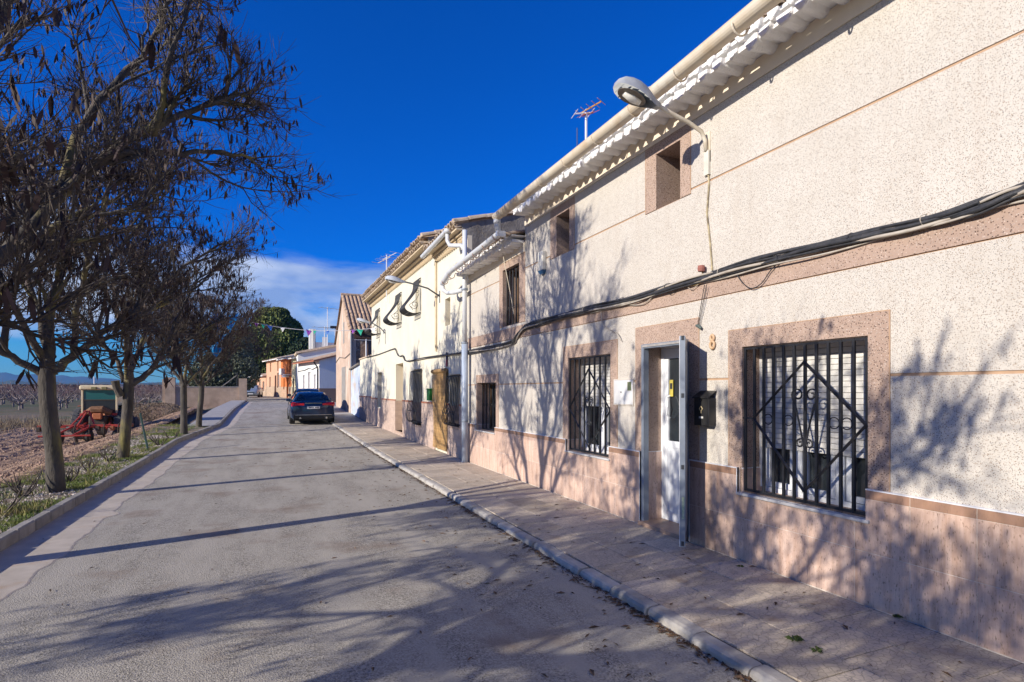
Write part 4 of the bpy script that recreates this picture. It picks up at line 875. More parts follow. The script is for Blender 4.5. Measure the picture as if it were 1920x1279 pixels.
# stained cement side walls + verge tiles
def side(y, x0, zb, ze, xe, sl_, nm, xw=XA):
    b = MB(); P = [(xw, zb), (9.4, zb), (9.4, ze+(9.4-xe)*sl_-0.05), (xe+0.18, ze+0.18*sl_-0.07), (xe+0.22, ze-0.20), (xw, ze-0.36)]
    b.add([(x, y, z) for x, z in P]+[(x, y+0.12, z) for x, z in P], [(0,1,2,3,4,5), (11,10,9,8,7,6), (2,8,9,3), (3,9,10,4), (4,10,11,5), (5,11,6,0)], M_cem); b.build(nm, hB)
    me = None; q = random.Random(int(y)); x = xe; vt = None
    while x < 9.2:
        if vt is None:
            bb_ = MB(); rings = []
            for t_, rr in ((0, 0.10), (0.42, 0.085)):
                rings.append([(t_, rr*math.cos(math.pi*k/6), rr*math.sin(math.pi*k/6)) for k in range(7)])
            bb_.loft(rings, M_tilep); vt = bb_.build('verge_tile', hB); o = vt
        else: o = link('verge_tile', vt.data, hB)
        o.location = (x, y+0.03, ze+(x-xe)*sl_-0.01+q.uniform(-0.01, 0.01)); o.rotation_euler = (0, -math.atan(sl_), q.uniform(-0.05, 0.05)); x += 0.38
side(YB0-0.001, 0, 4.3, 5.52, 3.86, 0.27, 'cement_side_wall'); side(YB1-0.12, 0, 5.3, 5.82, 3.74, 0.27, 'cement_side_wall')
b = MB(); b.box((XA-0.012, YB0-0.004, 4.35), (XA+0.10, YB0+0.16, SB1+0.12), mat('pale_pilaster', (0.74, 0.67, 0.52), (0.68, 0.6, 0.46))); b.build('corner_pilaster', hB)
gC = gutter([(3.86, YB0+0.55, 5.47), (3.84, YB1+0.2, 5.34)], 0.062, M_pipe, hB, hooks=0.9)
b = MB(); b.box((3.78, YB0+0.40, 5.39), (3.94, YB0+0.56, 5.48), M_pipe); b.tube([(3.86, YB0+0.5, 5.41), (3.86, YB0+0.5, 5.22), (3.90, YB0+0.45, 5.10), (4.02, YB0+0.25, 5.06), (4.06, YB0+0.05, 5.02), (4.06, 12.16, 4.9)], 0.05, 10, M_pipe); b.build('drop_pipe', gC, smooth=True)
b = MB(); b.tube([(XA-0.03, YB1+0.02, 5.3), (XA-0.03, YB1+0.02, 2.75)], 0.035, 8, mat('seam_cream', (0.66, 0.54, 0.36))); b.build('corner_strip', hB)
# things fixed to it
yv, zv = wl(828, 692); t = thing('cane_blind', 'straw-coloured cane roller blind hanging over the doorway left of the downpipe', 'blind', (XA-0.07, wl(828.5)[0], 0.14)); hw = (OD[1]-OD[0])/2+0.06
mc = mat('cane', (0.50, 0.31, 0.12), (0.38, 0.22, 0.085), 0.7, 9, objrand=0.15); cm_ = MB().cbox((-0.008, -hw, 0.002), (0.008, hw, 0.0235), 0.004, mc); z = 0.0; me = None
while z < 2.02:
    if me is None: o = cm_.build('cane', t); me = o.data
    else: o = link('cane', me, t)
    o.location = (rnd.uniform(-0.003, 0.003)+0.02*math.sin(z*3), 0, z); z += 0.0265
MB().tube([(-0.01, -hw, 2.06), (-0.01, hw, 2.06)], 0.055, 10, mc).build('roll', t)
p = onwall(811, 751); t = thing('letterbox', 'bright green letterbox on the cream wall between blind and grille', 'letterbox', (XA, p.y, p.z)); mg = mat('green_box', (0.02, 0.20, 0.03), (0.015, 0.15, 0.02), 0.4)
MB().cbox((-0.13, -0.15, 0), (-0.002, 0.15, 0.30), 0.008, mg).build('box_body', t); MB().cbox((-0.145, -0.165, 0.30), (-0.002, 0.165, 0.335), 0.008, mat('green_lid', (0.03, 0.26, 0.05))).build('lid', t)
p = onwall(839, 687); t = thing('wall_pennant', 'narrow hanging strip, dark blue above and dark red below, by the downpipe', 'pennant', (XA-0.02, p.y, p.z)); MB().box((-0.01, -0.06, 0.17), (0, 0.06, 0.36), mat('dark_blue', (0.03, 0.04, 0.12))).box((-0.009, -0.06, 0), (-0.001, 0.06, 0.168), mat('dark_red', (0.30, 0.04, 0.07))).build('strip', t)
p = onwall(844, 700); t = thing('tile_plaque', 'small pale blue ceramic number plaque above the grille by the downpipe', 'plaque', (XA-0.005, p.y, p.z)); MB().cbox((-0.012, -0.07, 0), (0, 0.07, 0.14), 0.003, mat('plaque_blue', (0.25, 0.42, 0.60), (0.5, 0.6, 0.7), 0.2, 30)).build('plate', t)
# ---------------- low wall between the cream house and the gable house
tl = thing('low_facade', 'low single-storey cream wall stretch with stone plinth beyond the taller cream house', 'wall'); M_old = mat('old_cream', (0.72, 0.62, 0.46), (0.62, 0.52, 0.38), 0.9, 2, 0.4, 30, dirt=0.6, dirtc=(0.42, 0.30, 0.2))
b = MB(); b.box((XA, YB2+0.003, 0.1), (XA+0.3, YB3, 3.22), M_cream); b.build('wall', tl); MB().box((XA-0.028, YB2+0.003, 0.1), (XA-0.001, YB3, 1.36), M_plB).build('stone_plinth', tl); MB().box((XA-0.04, YB2+0.003, 1.36), (XA-0.001, YB3, 1.405), M_red).build('red_trim', tl)
b = MB(); b.box((XA-0.05, YB2+0.003, 3.22), (XA+0.35, YB3, 3.27), M_tilep); b.build('coping', tl)
YG0 = 32.7
tb = thing('plastered_wall', 'peeling white and blue plastered low wall next to the gabled stone house', 'wall'); mb_ = mat('blue_plaster', (0.60, 0.66, 0.76), (0.42, 0.52, 0.68), 0.9, 1.6, 0.7, 20, c3=(0.52, 0.44, 0.36), c3s=1.4, c3t=(0.50, 0.62), dirt=0.7, dirtc=(0.34, 0.28, 0.24), bd=0.02)
b = MB(); b.box((XA+0.02, YB3+0.003, 0.1), (XA+0.32, YG0-0.003, 2.98), mb_); b.build('wall', tb); b = MB(); b.tube([(XA-0.06, YB3+0.1, 3.02), (XA-0.06, YG0-0.05, 2.86)], 0.055, 8, M_cem); b.build('gutter', tb)
# ---------------- gabled stone house
hG = thing('gabled_house', 'old pinkish gabled house end-on to the street with a sloping clay tile roof', 'house'); YG1 = 40.2; yr = 36.3; zg = 5.0; zr = 7.45
M_gab = mat('gable_render', (0.60, 0.44, 0.33), (0.50, 0.36, 0.27), 0.9, 1.4, 0.6, 25, c3=(0.66, 0.56, 0.46), c3s=0.8, c3t=(0.5, 0.65), dirt=0.45, bd=0.015)
M_stn = mat('rubble_stone', (0.27, 0.17, 0.12), (0.16, 0.105, 0.08), 0.95, 6, 0.9, 12, c3=(0.40, 0.34, 0.30), c3s=5, c3t=(0.55, 0.65), bd=0.04)
b = MB(); zg0 = 0.3
prof = [(YG0, zg0), (YG1, zg0), (YG1, zg-0.15), (yr, zr), (YG0, zg)]
b.add([(XA, y, z) for y, z in prof]+[(XA+9, y, z) for y, z in prof], [(0,4,3,2,1)], M_gab)
b.build('gable_wall', hG)
# stone side wall seen above the low walls, with an open gallery
b = MB(); b.box((XA+0.30, YG0+0.02, zg0), (XA+9, YG0+0.35, zg-0.42), M_stn); b.box((XA+0.01, YG0+0.0, zg0), (XA+0.30, YG0+0.35, zg-0.05), M_gab); b.build('stone_side_wall', hG)
b = MB(); b.box((XA+0.2, YG0-0.10, zg-0.40), (XA+9, YG0+0.3, zg-0.10), mat('dark_beam', (0.10, 0.05, 0.035), (0.07, 0.04, 0.03))); b.build('beam', hG)
b = MB(); b.tube([(XA+0.85, YG0-0.05, 3.0), (XA+0.85, YG0-0.05, zg-0.4)], 0.04, 8, M_trim); b.tube([(XA+0.2, YG0-0.08, zg-0.48), (XA+3, YG0-0.08, zg-0.48)], 0.015, 6, M_trim); b.build('post', hG)
b = MB(); b.tube([(XA+0.02, YG0-0.06, zg-0.1), (XA+0.02, YG0-0.06, 2.7)], 0.05, 8, mat('zinc', (0.30, 0.32, 0.34))); b.build('downpipe', hG)
rfm = MB(); st = 0.235; xs0, xs1 = XA-0.12, XA+8; rings = []
n = int((xs1-xs0)/st*8); sl_ = math.atan2(zr-zg, yr-YG0+0.25)
vs = []
for i in range(n+1):
    x = xs0+(xs1-xs0)*i/n; h = 0.11*abs(math.sin(math.pi*(x-xs0)/st))**0.7
    vs += [(x, YG0-0.28, zg-0.06+h), (x, yr, zr+0.10+h)]
rfm.add(vs, [(2*i, 2*i+2, 2*i+3, 2*i+1) for i in range(n)], M_tile)
rfm.add([(xs0, yr, zr+0.12), (xs1, yr, zr+0.12), (xs1, YG1+0.25, zg-0.2), (xs0, YG1+0.25, zg-0.2)], [(0, 1, 2, 3)], M_tile)
rG = rfm.build('roof', hG)
tm = MB(); rings = []
for t_, rr in ((0, 0.10), (0.46, 0.082)):
    rings.append([(rr*math.cos(math.pi*k/6), t_, rr*math.sin(math.pi*k/6)) for k in range(7)])
tm.loft(rings, M_tile); to = tm.build('roof_tile', rG); qq = random.Random(6); cnt = 0; first = True
Lr = math.hypot(yr-YG0+0.25, zr-zg)
for c in range(12):
    for r_ in range(11):
        o = to if first else link('roof_tile', to.data, rG); first = False; d_ = r_*0.42
        o.location = (xs0+st*(c+0.5)+qq.uniform(-0.012, 0.012), YG0-0.30+d_*math.cos(sl_), zg+0.01+d_*math.sin(sl_)+qq.uniform(0, 0.02)); o.rotation_euler = (sl_+qq.uniform(-0.02, 0.02), 0, qq.uniform(-0.05, 0.05))
b = MB(); b.tube([(xs0, yr, zr+0.16), (xs1, yr, zr+0.16)], 0.11, 8, M_tile); b.build('ridge', rG)
b = MB(); ya, yb = wl(648, 0)[0], wl(641, 0)[0]; b.box((XA-0.012, ya, 0.4), (XA+0.0, yb, 3.1), mat('grey_door', (0.33, 0.31, 0.28), (0.25, 0.23, 0.21), 0.8, 4)); b.build('door', hG)
b = MB(); ya, yb = wl(645.8, 0)[0], wl(643.4, 0)[0]; b.box((XA-0.008, ya, 4.55), (XA+0.0, yb, 5.85), MATS['grey_door']); b.build('niche', hG)
b = MB(); b.tube([(XA-0.02, YG0, 3.75), (XA-0.03, 35, 3.6), (XA-0.02, 38, 3.8), (XA-0.02, YG1, 3.55)], 0.02, 5, M_cable); b.build('facade_cable', hG)
# ---------------- white house with red verge, beyond the gap
def facade_house(name, label, A, B, z0, ze, depth, m, roofm, rise, plinth=None, mp=None, holes=(), over=0.35, eavem=None, doors=()):
    """A, B: near and far ground corners of the street front (x,y); body goes back to the right of A->B"""
    A = Vector((*A, 0)); B = Vector((*B, 0)); L = (B-A).length; a = math.atan2(B.y-A.y, B.x-A.x)
    t = thing(name, label, 'house', (A.x, A.y, z0), a)     # local: x along the front, -y = depth (to the right)
    H = ze-z0
    b = MB(); d = depth
    # front with holes at y=0, built as boxes between
    xs = sorted({0, L, *[h[0] for h in holes], *[h[1] for h in holes]}); zs = sorted({0, H, *[h[2] for h in holes], *[h[3] for h in holes]})
    for i in range(len(xs)-1):
        for j in range(len(zs)-1):
            cx, cz = (xs[i]+xs[i+1])/2, (zs[j]+zs[j+1])/2
            if any(h[0] < cx < h[1] and h[2] < cz < h[3] for h in holes): continue
            b.quad((xs[i], 0, zs[j]), (xs[i+1], 0, zs[j]), (xs[i+1], 0, zs[j+1]), (xs[i], 0, zs[j+1]), m)
    for h in holes:
        x0, x1, c, e_ = h[:4]; q_ = -0.22
        b.quad((x0,0,c),(x0,q_,c),(x0,q_,e_),(x0,0,e_), m); b.quad((x1,0,c),(x1,0,e_),(x1,q_,e_),(x1,q_,c), m); b.quad((x0,0,e_),(x0,q_,e_),(x1,q_,e_),(x1,0,e_), m); b.quad((x0,0,c),(x1,0,c),(x1,q_,c),(x0,q_,c), m)
    b.add([(0, 0, 0), (0, -d, 0), (0, -d, H+rise), (0, 0, H)], [(0, 3, 2, 1)], m); b.add([(L, 0, 0), (L, -d, 0), (L, -d, H+rise), (L, 0, H)], [(0, 1, 2, 3)], m)
    b.quad((0,-d,0),(L,-d,0),(L,-d,H+rise),(0,-d,H+rise), m); b.build('wall', t)
    for h in holes:
        x0, x1, c, e_ = h[:4]; kind_ = h[4] if len(h) > 4 else 'window'
        w = MB().box((x0, -0.20, c), (x1, -0.18, e_), {'window': M_glass, 'door': mat('brown_door', (0.16, 0.08, 0.045)), 'green': mat('green_shutter', (0.03, 0.10, 0.07)), 'blind': mat('ochre_blind', (0.48, 0.36, 0.2)), 'pale': mat('pale_shutter', (0.55, 0.48, 0.42))}[kind_]).build('door' if kind_ == 'door' else 'window', t)
        f_ = 0.05; fm = MB()
        for (p0, p1, p2, p3) in ((x0, x0+f_, c, e_), (x1-f_, x1, c, e_), (x0, x1, c, c+f_), (x0, x1, e_-f_, e_)): fm.box((p0, -0.18, p2), (p1, -0.15, p3), M_alu if kind_ != 'door' else M_iron)
        fm.build('frame', w)
    if plinth:
        b = MB(); cur = -0.01
        for h in sorted([h for h in holes if h[2] < plinth], key=lambda h: h[0]):
            b.box((cur, 0.0, 0), (h[0], 0.025, plinth), mp); 
            if h[2] > 0.3: b.box((h[0], 0, 0), (h[1], 0.025, h[2]), mp)
            cur = h[1]
        b.box((cur, 0, 0), (L+0.01, 0.025, plinth), mp); b.box((-0.025, -d, 0), (0, 0.025, plinth), mp); b.build('plinth', t)
    o_ = over; sl__ = rise/d; th = 0.10
    b = MB(); b.add([(-0.25, o_, H-sl__*o_), (L+0.1, o_, H-sl__*o_), (L+0.1, -d, H+rise), (-0.25, -d, H+rise)]+[(-0.25, o_, H-sl__*o_+th), (L+0.1, o_, H-sl__*o_+th), (L+0.1, -d, H+rise+th), (-0.25, -d, H+rise+th)], [(0,1,2,3),(4,7,6,5),(0,4,5,1),(1,5,6,2),(2,6,7,3),(3,7,4,0)], eavem or roofm)
    n = int(L/0.28*6); vs = []
    for i in range(n+1):
        x = -0.25+(L+0.35)*i/n; w = 0.10*abs(math.sin(math.pi*i/6))**0.7
        vs += [(x, o_+0.03, H-sl__*o_+th+w), (x, -d, H+rise+th+w)]
    b.add(vs, [(2*i, 2*i+2, 2*i+3, 2*i+1) for i in range(n)], roofm); b.build('roof', t)
    return t, L, H
M_wh = mat('white_wall', (0.80, 0.79, 0.76), (0.76, 0.75, 0.72), 0.9, 1.2, 0.2, 30, dirt=0.2, dirtc=(0.5, 0.45, 0.38)); M_bpl = mat('brown_plinth', (0.36, 0.22, 0.15), (0.30, 0.18, 0.12), 0.8, kind='brick', bs=2.2, mortar=(0.42, 0.28, 0.2))
M_redr = mat('red_verge', (0.42, 0.15, 0.08), (0.36, 0.12, 0.07), 0.8, 6)
tw, Lw, Hw = facade_house('white_house', 'low white house with brown tiled plinth and black downpipe at its corner', (4.0, 51.7), (2.6, 58.4), 0.58, 4.30, 6.5, M_wh, M_tile, 1.75, 1.25, M_bpl, [(1.0, 1.75, 1.0, 2.5, 'pale'), (2.7, 3.6, 0.05, 2.75, 'pale'), (4.6, 5.35, 1.0, 2.5, 'pale')], 0.55, M_redr)
b = MB(); b.tube([(-0.1, 0.5, Hw-0.2), (0.1, 0.15, Hw-0.6), (0.25, 0.08, Hw-0.8), (0.25, 0.08, 0)], 0.06, 8, M_iron); b.build('downpipe', tw)
b = MB(); b.tube([(Lw, 0.04, 2.9), (4.5, 0.05, 2.95), (3, 0.05, 3.1), (2, 0.05, 2.95), (0.3, 0.05, 3.15)], 0.03, 5, M_cable); b.build('facade_cable', tw)
ty, Ly, Hy = facade_house('yellow_house', 'narrow pale yellow two-storey house squeezed between the white and the orange house', (2.95, 63.8), (2.25, 66.6), 0.70, 5.15, 9, mat('pale_yellow', (0.72, 0.64, 0.42)), M_tilep, 2.2, 1.3, mat('green_grey_tiles', (0.42, 0.40, 0.30), None, 0.8, kind='brick', bs=3, mortar=(0.5, 0.48, 0.4)), [(0.6, 1.2, 1.5, 2.3, 'green'), (1.9, 2.5, 0.05, 2.2, 'door')], 0.5, M_white)
to_, Lo, Ho = facade_house('orange_house', 'deep orange two-storey house front with air conditioner and brown door', (2.25, 66.6), (1.25, 71.5), 0.75, 5.25, 9, mat('deep_orange', (0.66, 0.20, 0.05), (0.6, 0.17, 0.045), 0.9, 2), M_tilep, 2.2, 1.3, mat('orange_plinth', (0.52, 0.34, 0.22), None, 0.8, kind='brick', bs=3, mortar=(0.55, 0.4, 0.3)), [(0.3, 0.95, 2.9, 4.3, 'blind'), (1.3, 2.2, 0.05, 2.3, 'door'), (3.2, 3.7, 1.0, 2.3, 'window'), (1.5, 2.0, 3.0, 4.2, 'window')], 0.5, M_white)
MB().cbox((3.0, 0.02, 2.7), (4.1, 0.42, 3.4), 0.02, M_wh).build('air_conditioner', to_); MB().box((0.4, 0.02, 2.55), (2.6, 0.5, 2.68), M_wh).build('balcony_slab', to_)
MB().box((1.0, 0.0, 2.35), (2.5, 0.5, 2.5), M_wh).build('door_hood', to_)
tp, Lp, Hp = facade_house('pink_house', 'pale salmon two-storey house with grey gutter, farthest of the tall row', (1.25, 71.5), (-0.35, 79.5), 0.85, 5.40, 9, mat('salmon', (0.66, 0.38, 0.24), (0.6, 0.34, 0.21), 0.9, 2), M_tilep, 2.2, 1.3, mat('salmon_plinth', (0.50, 0.36, 0.24), None, 0.8, kind='brick', bs=3, mortar=(0.55, 0.42, 0.32)), [(0.9, 1.9, 1.1, 2.9, 'window'), (2.4, 3.3, 0.05, 2.6, 'door'), (1.2, 1.9, 3.1, 4.3, 'blind'), (5.3, 6.0, 3.1, 4.3, 'blind'), (5.6, 6.3, 1.2, 2.5, 'green')], 0.5, M_white)
tq, Lq, Hq = facade_house('low_house', 'lowest salmon house at the end of the street, with green shutters', (-0.40, 79.6), (-2.4, 88.5), 0.90, 3.55, 7, MATS['salmon'], M_tilep, 1.3, 0.9, MATS['salmon_plinth'], [(0.9, 1.9, 0.6, 1.9, 'green'), (3.0, 4.0, 0.05, 2.2, 'green'), (5.5, 7.5, 0.05, 2.2, 'door')], 0.5, M_white)
# taller white volume behind
t = thing('tall_white_house', 'tall white house rising behind the low roofs with a chimney block and parapet', 'house'); b = MB(); b.add([(4.2, 59.5, 0.6), (13, 59.5, 0.6), (13, 59.5, 7.4), (4.2, 59.5, 5.75), (2.6, 59.5, 5.2), (2.6, 59.5, 0.6)]+[(x_, 63.6, z_) for x_, z_ in ((4.2, 0.6), (13, 0.6), (13, 7.4), (4.2, 5.75), (2.6, 5.2), (2.6, 0.6))], [(0,1,2,3), (5,0,3,4), (10,11,6,7,8,9)[:0] or (6,9,8,7), (4,10,11,5), (3,9,10,4), (2,8,9,3)], M_wh); b.build('wall', t)
b = MB(); b.add([(2.4, 59.3, 5.25), (13, 59.3, 7.65), (13, 63.7, 7.65), (2.4, 63.7, 5.25), (2.4, 59.3, 5.45), (13, 59.3, 7.85), (13, 63.7, 7.85), (2.4, 63.7, 5.45)], [(0,1,2,3),(4,7,6,5),(0,4,5,1),(1,5,6,2),(3,7,4,0)], M_tilep); b.build('roof', t)
b = MB(); pa_ = dp(580, 655, 66); pb_ = dp(592, 617, 66); b.box((pa_.x, 66, 6), (pb_.x, 67, pb_.z), M_wh); b.box((pa_.x+0.35, 65.6, 6), (pb_.x-0.1, 66, pb_.z-0.1), mat('flue_grey', (0.55, 0.54, 0.52))); b.build('chimney', t)  # white chimney with a plain grey block against its front
b = MB(); p1 = dp(592, 650, 66); p2 = dp(640, 628, 66); b.box((p1.x, 65.9, 5), (p2.x+3, 67.5, dp(600, 642, 66).z), M_wh); b.box((dp(604, 0, 66).x, 65.7, 5), (dp(613, 0, 66).x, 65.9, dp(600, 632, 66).z), M_wh); b.build('parapet', t)
# floodlight-like lantern on the gable house
p = dp(632, 616, 40.6); t = thing('eave_lantern', 'dark wall lantern sticking out from the far corner of the gabled house', 'lantern', p); MB().box((-0.45, -0.1, 0.0), (0.25, 0.1, 0.16), M_iron).build('hood', t); MB().box((-0.15, -0.06, -0.5), (0.02, 0.06, 0.0), M_trim).build('glass', t)
# ---------------- aerials
def aerial(name, label, base, top, yagi, m_=None):
    t = thing(name, label, 'aerial', base, 0, 'television aerials on the roofs'); b = MB(); b.tube([(0, 0, -0.6), (0, 0, top)], 0.022 if base[1] < 30 else 0.04, 6, M_trim); b.build('mast', t)
    for (z, ln, az_, el_, n, w, mm_) in yagi:
        d = Vector((math.cos(az_)*math.cos(el_), math.sin(az_)*math.cos(el_), math.sin(el_))); sd = d.cross(Vector((0, 0, 1))).normalized() if abs(el_) < 1.2 else Vector((1, 0, 0)); b = MB(); b.tube([Vector((0, 0, z))-d*ln*0.3, Vector((0, 0, z))+d*ln*0.7], 0.012, 5, mm_)
        for k in range(n):
            c_ = Vector((0, 0, z))+d*ln*(k/(n-1)-0.3); b.tube([c_-sd*w, c_+sd*w], 0.006 if base[1] < 30 else 0.015, 4, mm_)
        b.build('antenna', t)
M_or = mat('aerial_orange', (0.6, 0.3, 0.06)); 
pb_ = dp(1099, 268, 8.3); pt_ = dp(1099, 212, 8.3)
aerial('tv_aerial', 'television aerial with orange centre on the speckled roof, nearest of the aerials', (pb_.x, 8.3, pb_.z-0.2), pt_.z-pb_.z+0.2, [(pt_.z-pb_.z+0.25, 0.42, R(-60), R(12), 5, 0.14, M_or), (pt_.z-pb_.z+0.2, 0.30, R(170), R(-10), 3, 0.16, M_trim), (pt_.z-pb_.z+0.18, 0.3, R(20), R(25), 3, 0.14, mat('aerial_red', (0.4, 0.12, 0.1)))])
p = dp(1082, 275, 8.6); t = thing('roof_rod', 'short thin dark rod on the roof just left of the nearest aerial', 'rod', (p.x, 8.6, p.z)); MB().tube([(0, 0, -0.5), (0, 0, dp(1082, 240, 8.6).z-p.z)], 0.008, 5, M_iron).build('rod', t)
p = dp(725, 517, 21.5); q_ = dp(725, 478, 21.5); aerial('tv_aerial', 'slim white-tipped television aerial above the tiled eave of the cream house', (p.x, 21.5, p.z-0.4), q_.z-p.z+0.4, [(q_.z-p.z+0.3, 1.0, R(-70), R(5), 4, 0.28, M_trim), (q_.z-p.z+0.25, 0.9, R(110), R(-5), 4, 0.28, M_cream2)])
p = dp(614, 655, 62); q_ = dp(614, 576, 62); aerial('tv_aerial', 'tall dark aerial mast above the far white house, right one of its pair', (p.x, 62, p.z-1), q_.z-p.z+1, [(q_.z-p.z+0.9, 2.6, R(20), R(0), 5, 0.5, M_cem), (q_.z-p.z-1.2, 2.2, R(200), R(0), 4, 0.4, M_cem)])
p = dp(608.5, 650, 62); q_ = dp(608.5, 612, 62); aerial('tv_aerial', 'short dark aerial mast above the far white house, left one of its pair', (p.x, 62, p.z-1), q_.z-p.z+1, [(q_.z-p.z+0.9, 0.8, R(20), R(0), 3, 0.3, M_cem)])
# ---------------- left perimeter wall
t = thing('boundary_wall', 'weathered plastered boundary wall with end pillars across the left side of the road', 'wall'); M_bw = mat('boundary_render', (0.50, 0.37, 0.27), (0.38, 0.28, 0.2), 0.95, 1.5, 0.5, 20, c3=(0.30, 0.22, 0.16), c3s=1, c3t=(0.5, 0.7), dirt=0.4)
pl, pr = dp(313, 757, 56), dp(462, 757, 54.5); b = MB(); b.box((pl.x, 55.0, 0), (pr.x, 55.25, gz(55)+1.27), M_bw); b.build('wall', t)
b = MB(); b.box((pr.x-0.62, 54.9, 0), (pr.x+0.02, 55.4, gz(55)+2.05), M_bw); b.build('right_pillar', t); b = MB(); b.box((pl.x, 54.9, -0.4), (pl.x+0.75, 55.3, 2.75), M_bw); b.box((pl.x-0.2, 55.0, -0.4), (pl.x, 60, 2.6), M_bw); b.build('left_pillar', t)
b = MB(); b.box((pl.x, 54.97, gz(55)+1.27), (pr.x-0.6, 55.28, gz(55)+1.33), M_lconc); b.build('coping', t)
b = MB(); b.tube([(pr.x-0.75, 55.1, 1.8), (pr.x-0.75, 55.1, 3.2)], 0.05, 6, M_iron); b.tube([(pr.x-0.8, 55.1, 2.95), (pr.x-2.1, 55.1, 1.85)], 0.045, 6, M_cem); b.build('fence_post', t)
# ---------------- bunting
tb_ = thing('bunting', 'string of coloured pennants stretched across the street from tree to cream house', 'bunting'); A = dp(432, 594, 25); B_ = dp(722, 612, 23.2); b = MB(); P = []
for i in range(25):
    k = i/24; p = A.lerp(B_, k); p.z -= 0.35*4*k*(1-k); P.append(p)
b.tube(P, 0.010, 4, mat('string_white', (0.75, 0.75, 0.78))); b.build('string', tb_)
cl4 = {'w': (0.8, 0.8, 0.8), 'v': (0.30, 0.06, 0.45), 'g': (0.01, 0.42, 0.28), 'b': (0.02, 0.14, 0.55), 'c': (0.0, 0.30, 0.75)}; q = random.Random(9)
def pennant(parent, p, c, s=0.26, tw=0.3, a=None):
    a = q.uniform(-0.5, 0.5) if a is None else a; u = Vector((math.cos(a), math.sin(a), q.uniform(-tw, tw)))*s*0.5; dn = Vector((q.uniform(-0.4, 0.4), q.uniform(-0.3, 0.3), -1))*s
    MB().add([p-u, p+u, p+dn, p+dn*0.45+u*0.2+Vector((0.02, -0.05, 0))], [(0, 1, 3), (0, 3, 2), (1, 2, 3)], mat('pennant_'+c, cl4[c], tuple(v*0.8 for v in cl4[c]), 0.6)).build('pennant', parent)
for px_, c in ((436, 'w'), (452, 'w'), (477, 'v'), (495, 'g'), (510, 'b'), (535, 'w'), (575, 'v'), (584, 'v'), (597, 'g'), (613, 'b'), (665, 'v'), (678, 'g'), (700, 'w')):
    best = min(P, key=lambda p_: abs(960+F*((p_.x*cT-p_.y*sT)/(p_.y*cT+p_.x*sT))-px_)); pennant(tb_, best, c, q.uniform(0.15, 0.26))
tt = thing('torn_bunting', 'tangled bright blue torn pennants caught in the branches of the far roadside trees', 'bunting')
pts_ = [(340, 640, 'c'), (355, 636, 'c'), (366, 656, 'c'), (396, 653, 'c'), (403, 648, 'c'), (410, 655, 'c'), (418, 632, 'c'), (387, 617, 'b'), (412, 612, 'b'), (433, 612, 'c'), (436, 598, 'c'), (441, 594, 'c'), (404, 590, 'b'), (402, 598, 'b'), (360, 640, 'c')]
for px_, py_, c in pts_: pennant(tt, dp(px_, py_-4, 22.5), c, q.uniform(0.22, 0.42), 0.8)
b = MB(); b.tube([dp(340, 636, 22.5), dp(355, 640, 22.5), dp(366, 652, 22.6), dp(396, 648, 22.5), dp(414, 655, 22.5), dp(418, 628, 22.5), dp(436, 594, 22.6)], 0.007, 4, MATS['string_white']); b.build('string', tt)
# ============================================================ CARS
M_tyre = mat('tyre_rubber', (0.02, 0.02, 0.02), (0.035, 0.033, 0.03), 0.85, 20); M_rim = mat('alloy', (0.42, 0.43, 0.45), None, 0.3, 5, metal=0.7); M_chr = mat('chrome', (0.6, 0.6, 0.6), None, 0.15, 5, metal=0.9)
def wheel(parent, x, y, r_, w, side):
    Mw = Matrix.Translation((x, y, r_)) @ Matrix.Rotation(R(90), 4, 'Y')
    t = MB().lathe([(r_*0.62, -w/2), (r_*0.93, -w/2), (r_, -w*0.36), (r_, w*0.36), (r_*0.93, w/2), (r_*0.62, w/2)], 24, M_tyre, Mw).build('wheel', parent, smooth=False)
    MB().lathe([(0.02, w*0.40*side), (r_*0.2, w*0.42*side), (r_*0.5, w*0.32*side), (r_*0.62, w*0.46*side), (r_*0.64, w*0.3*side)], 20, M_rim, Mw).build('rim', t)
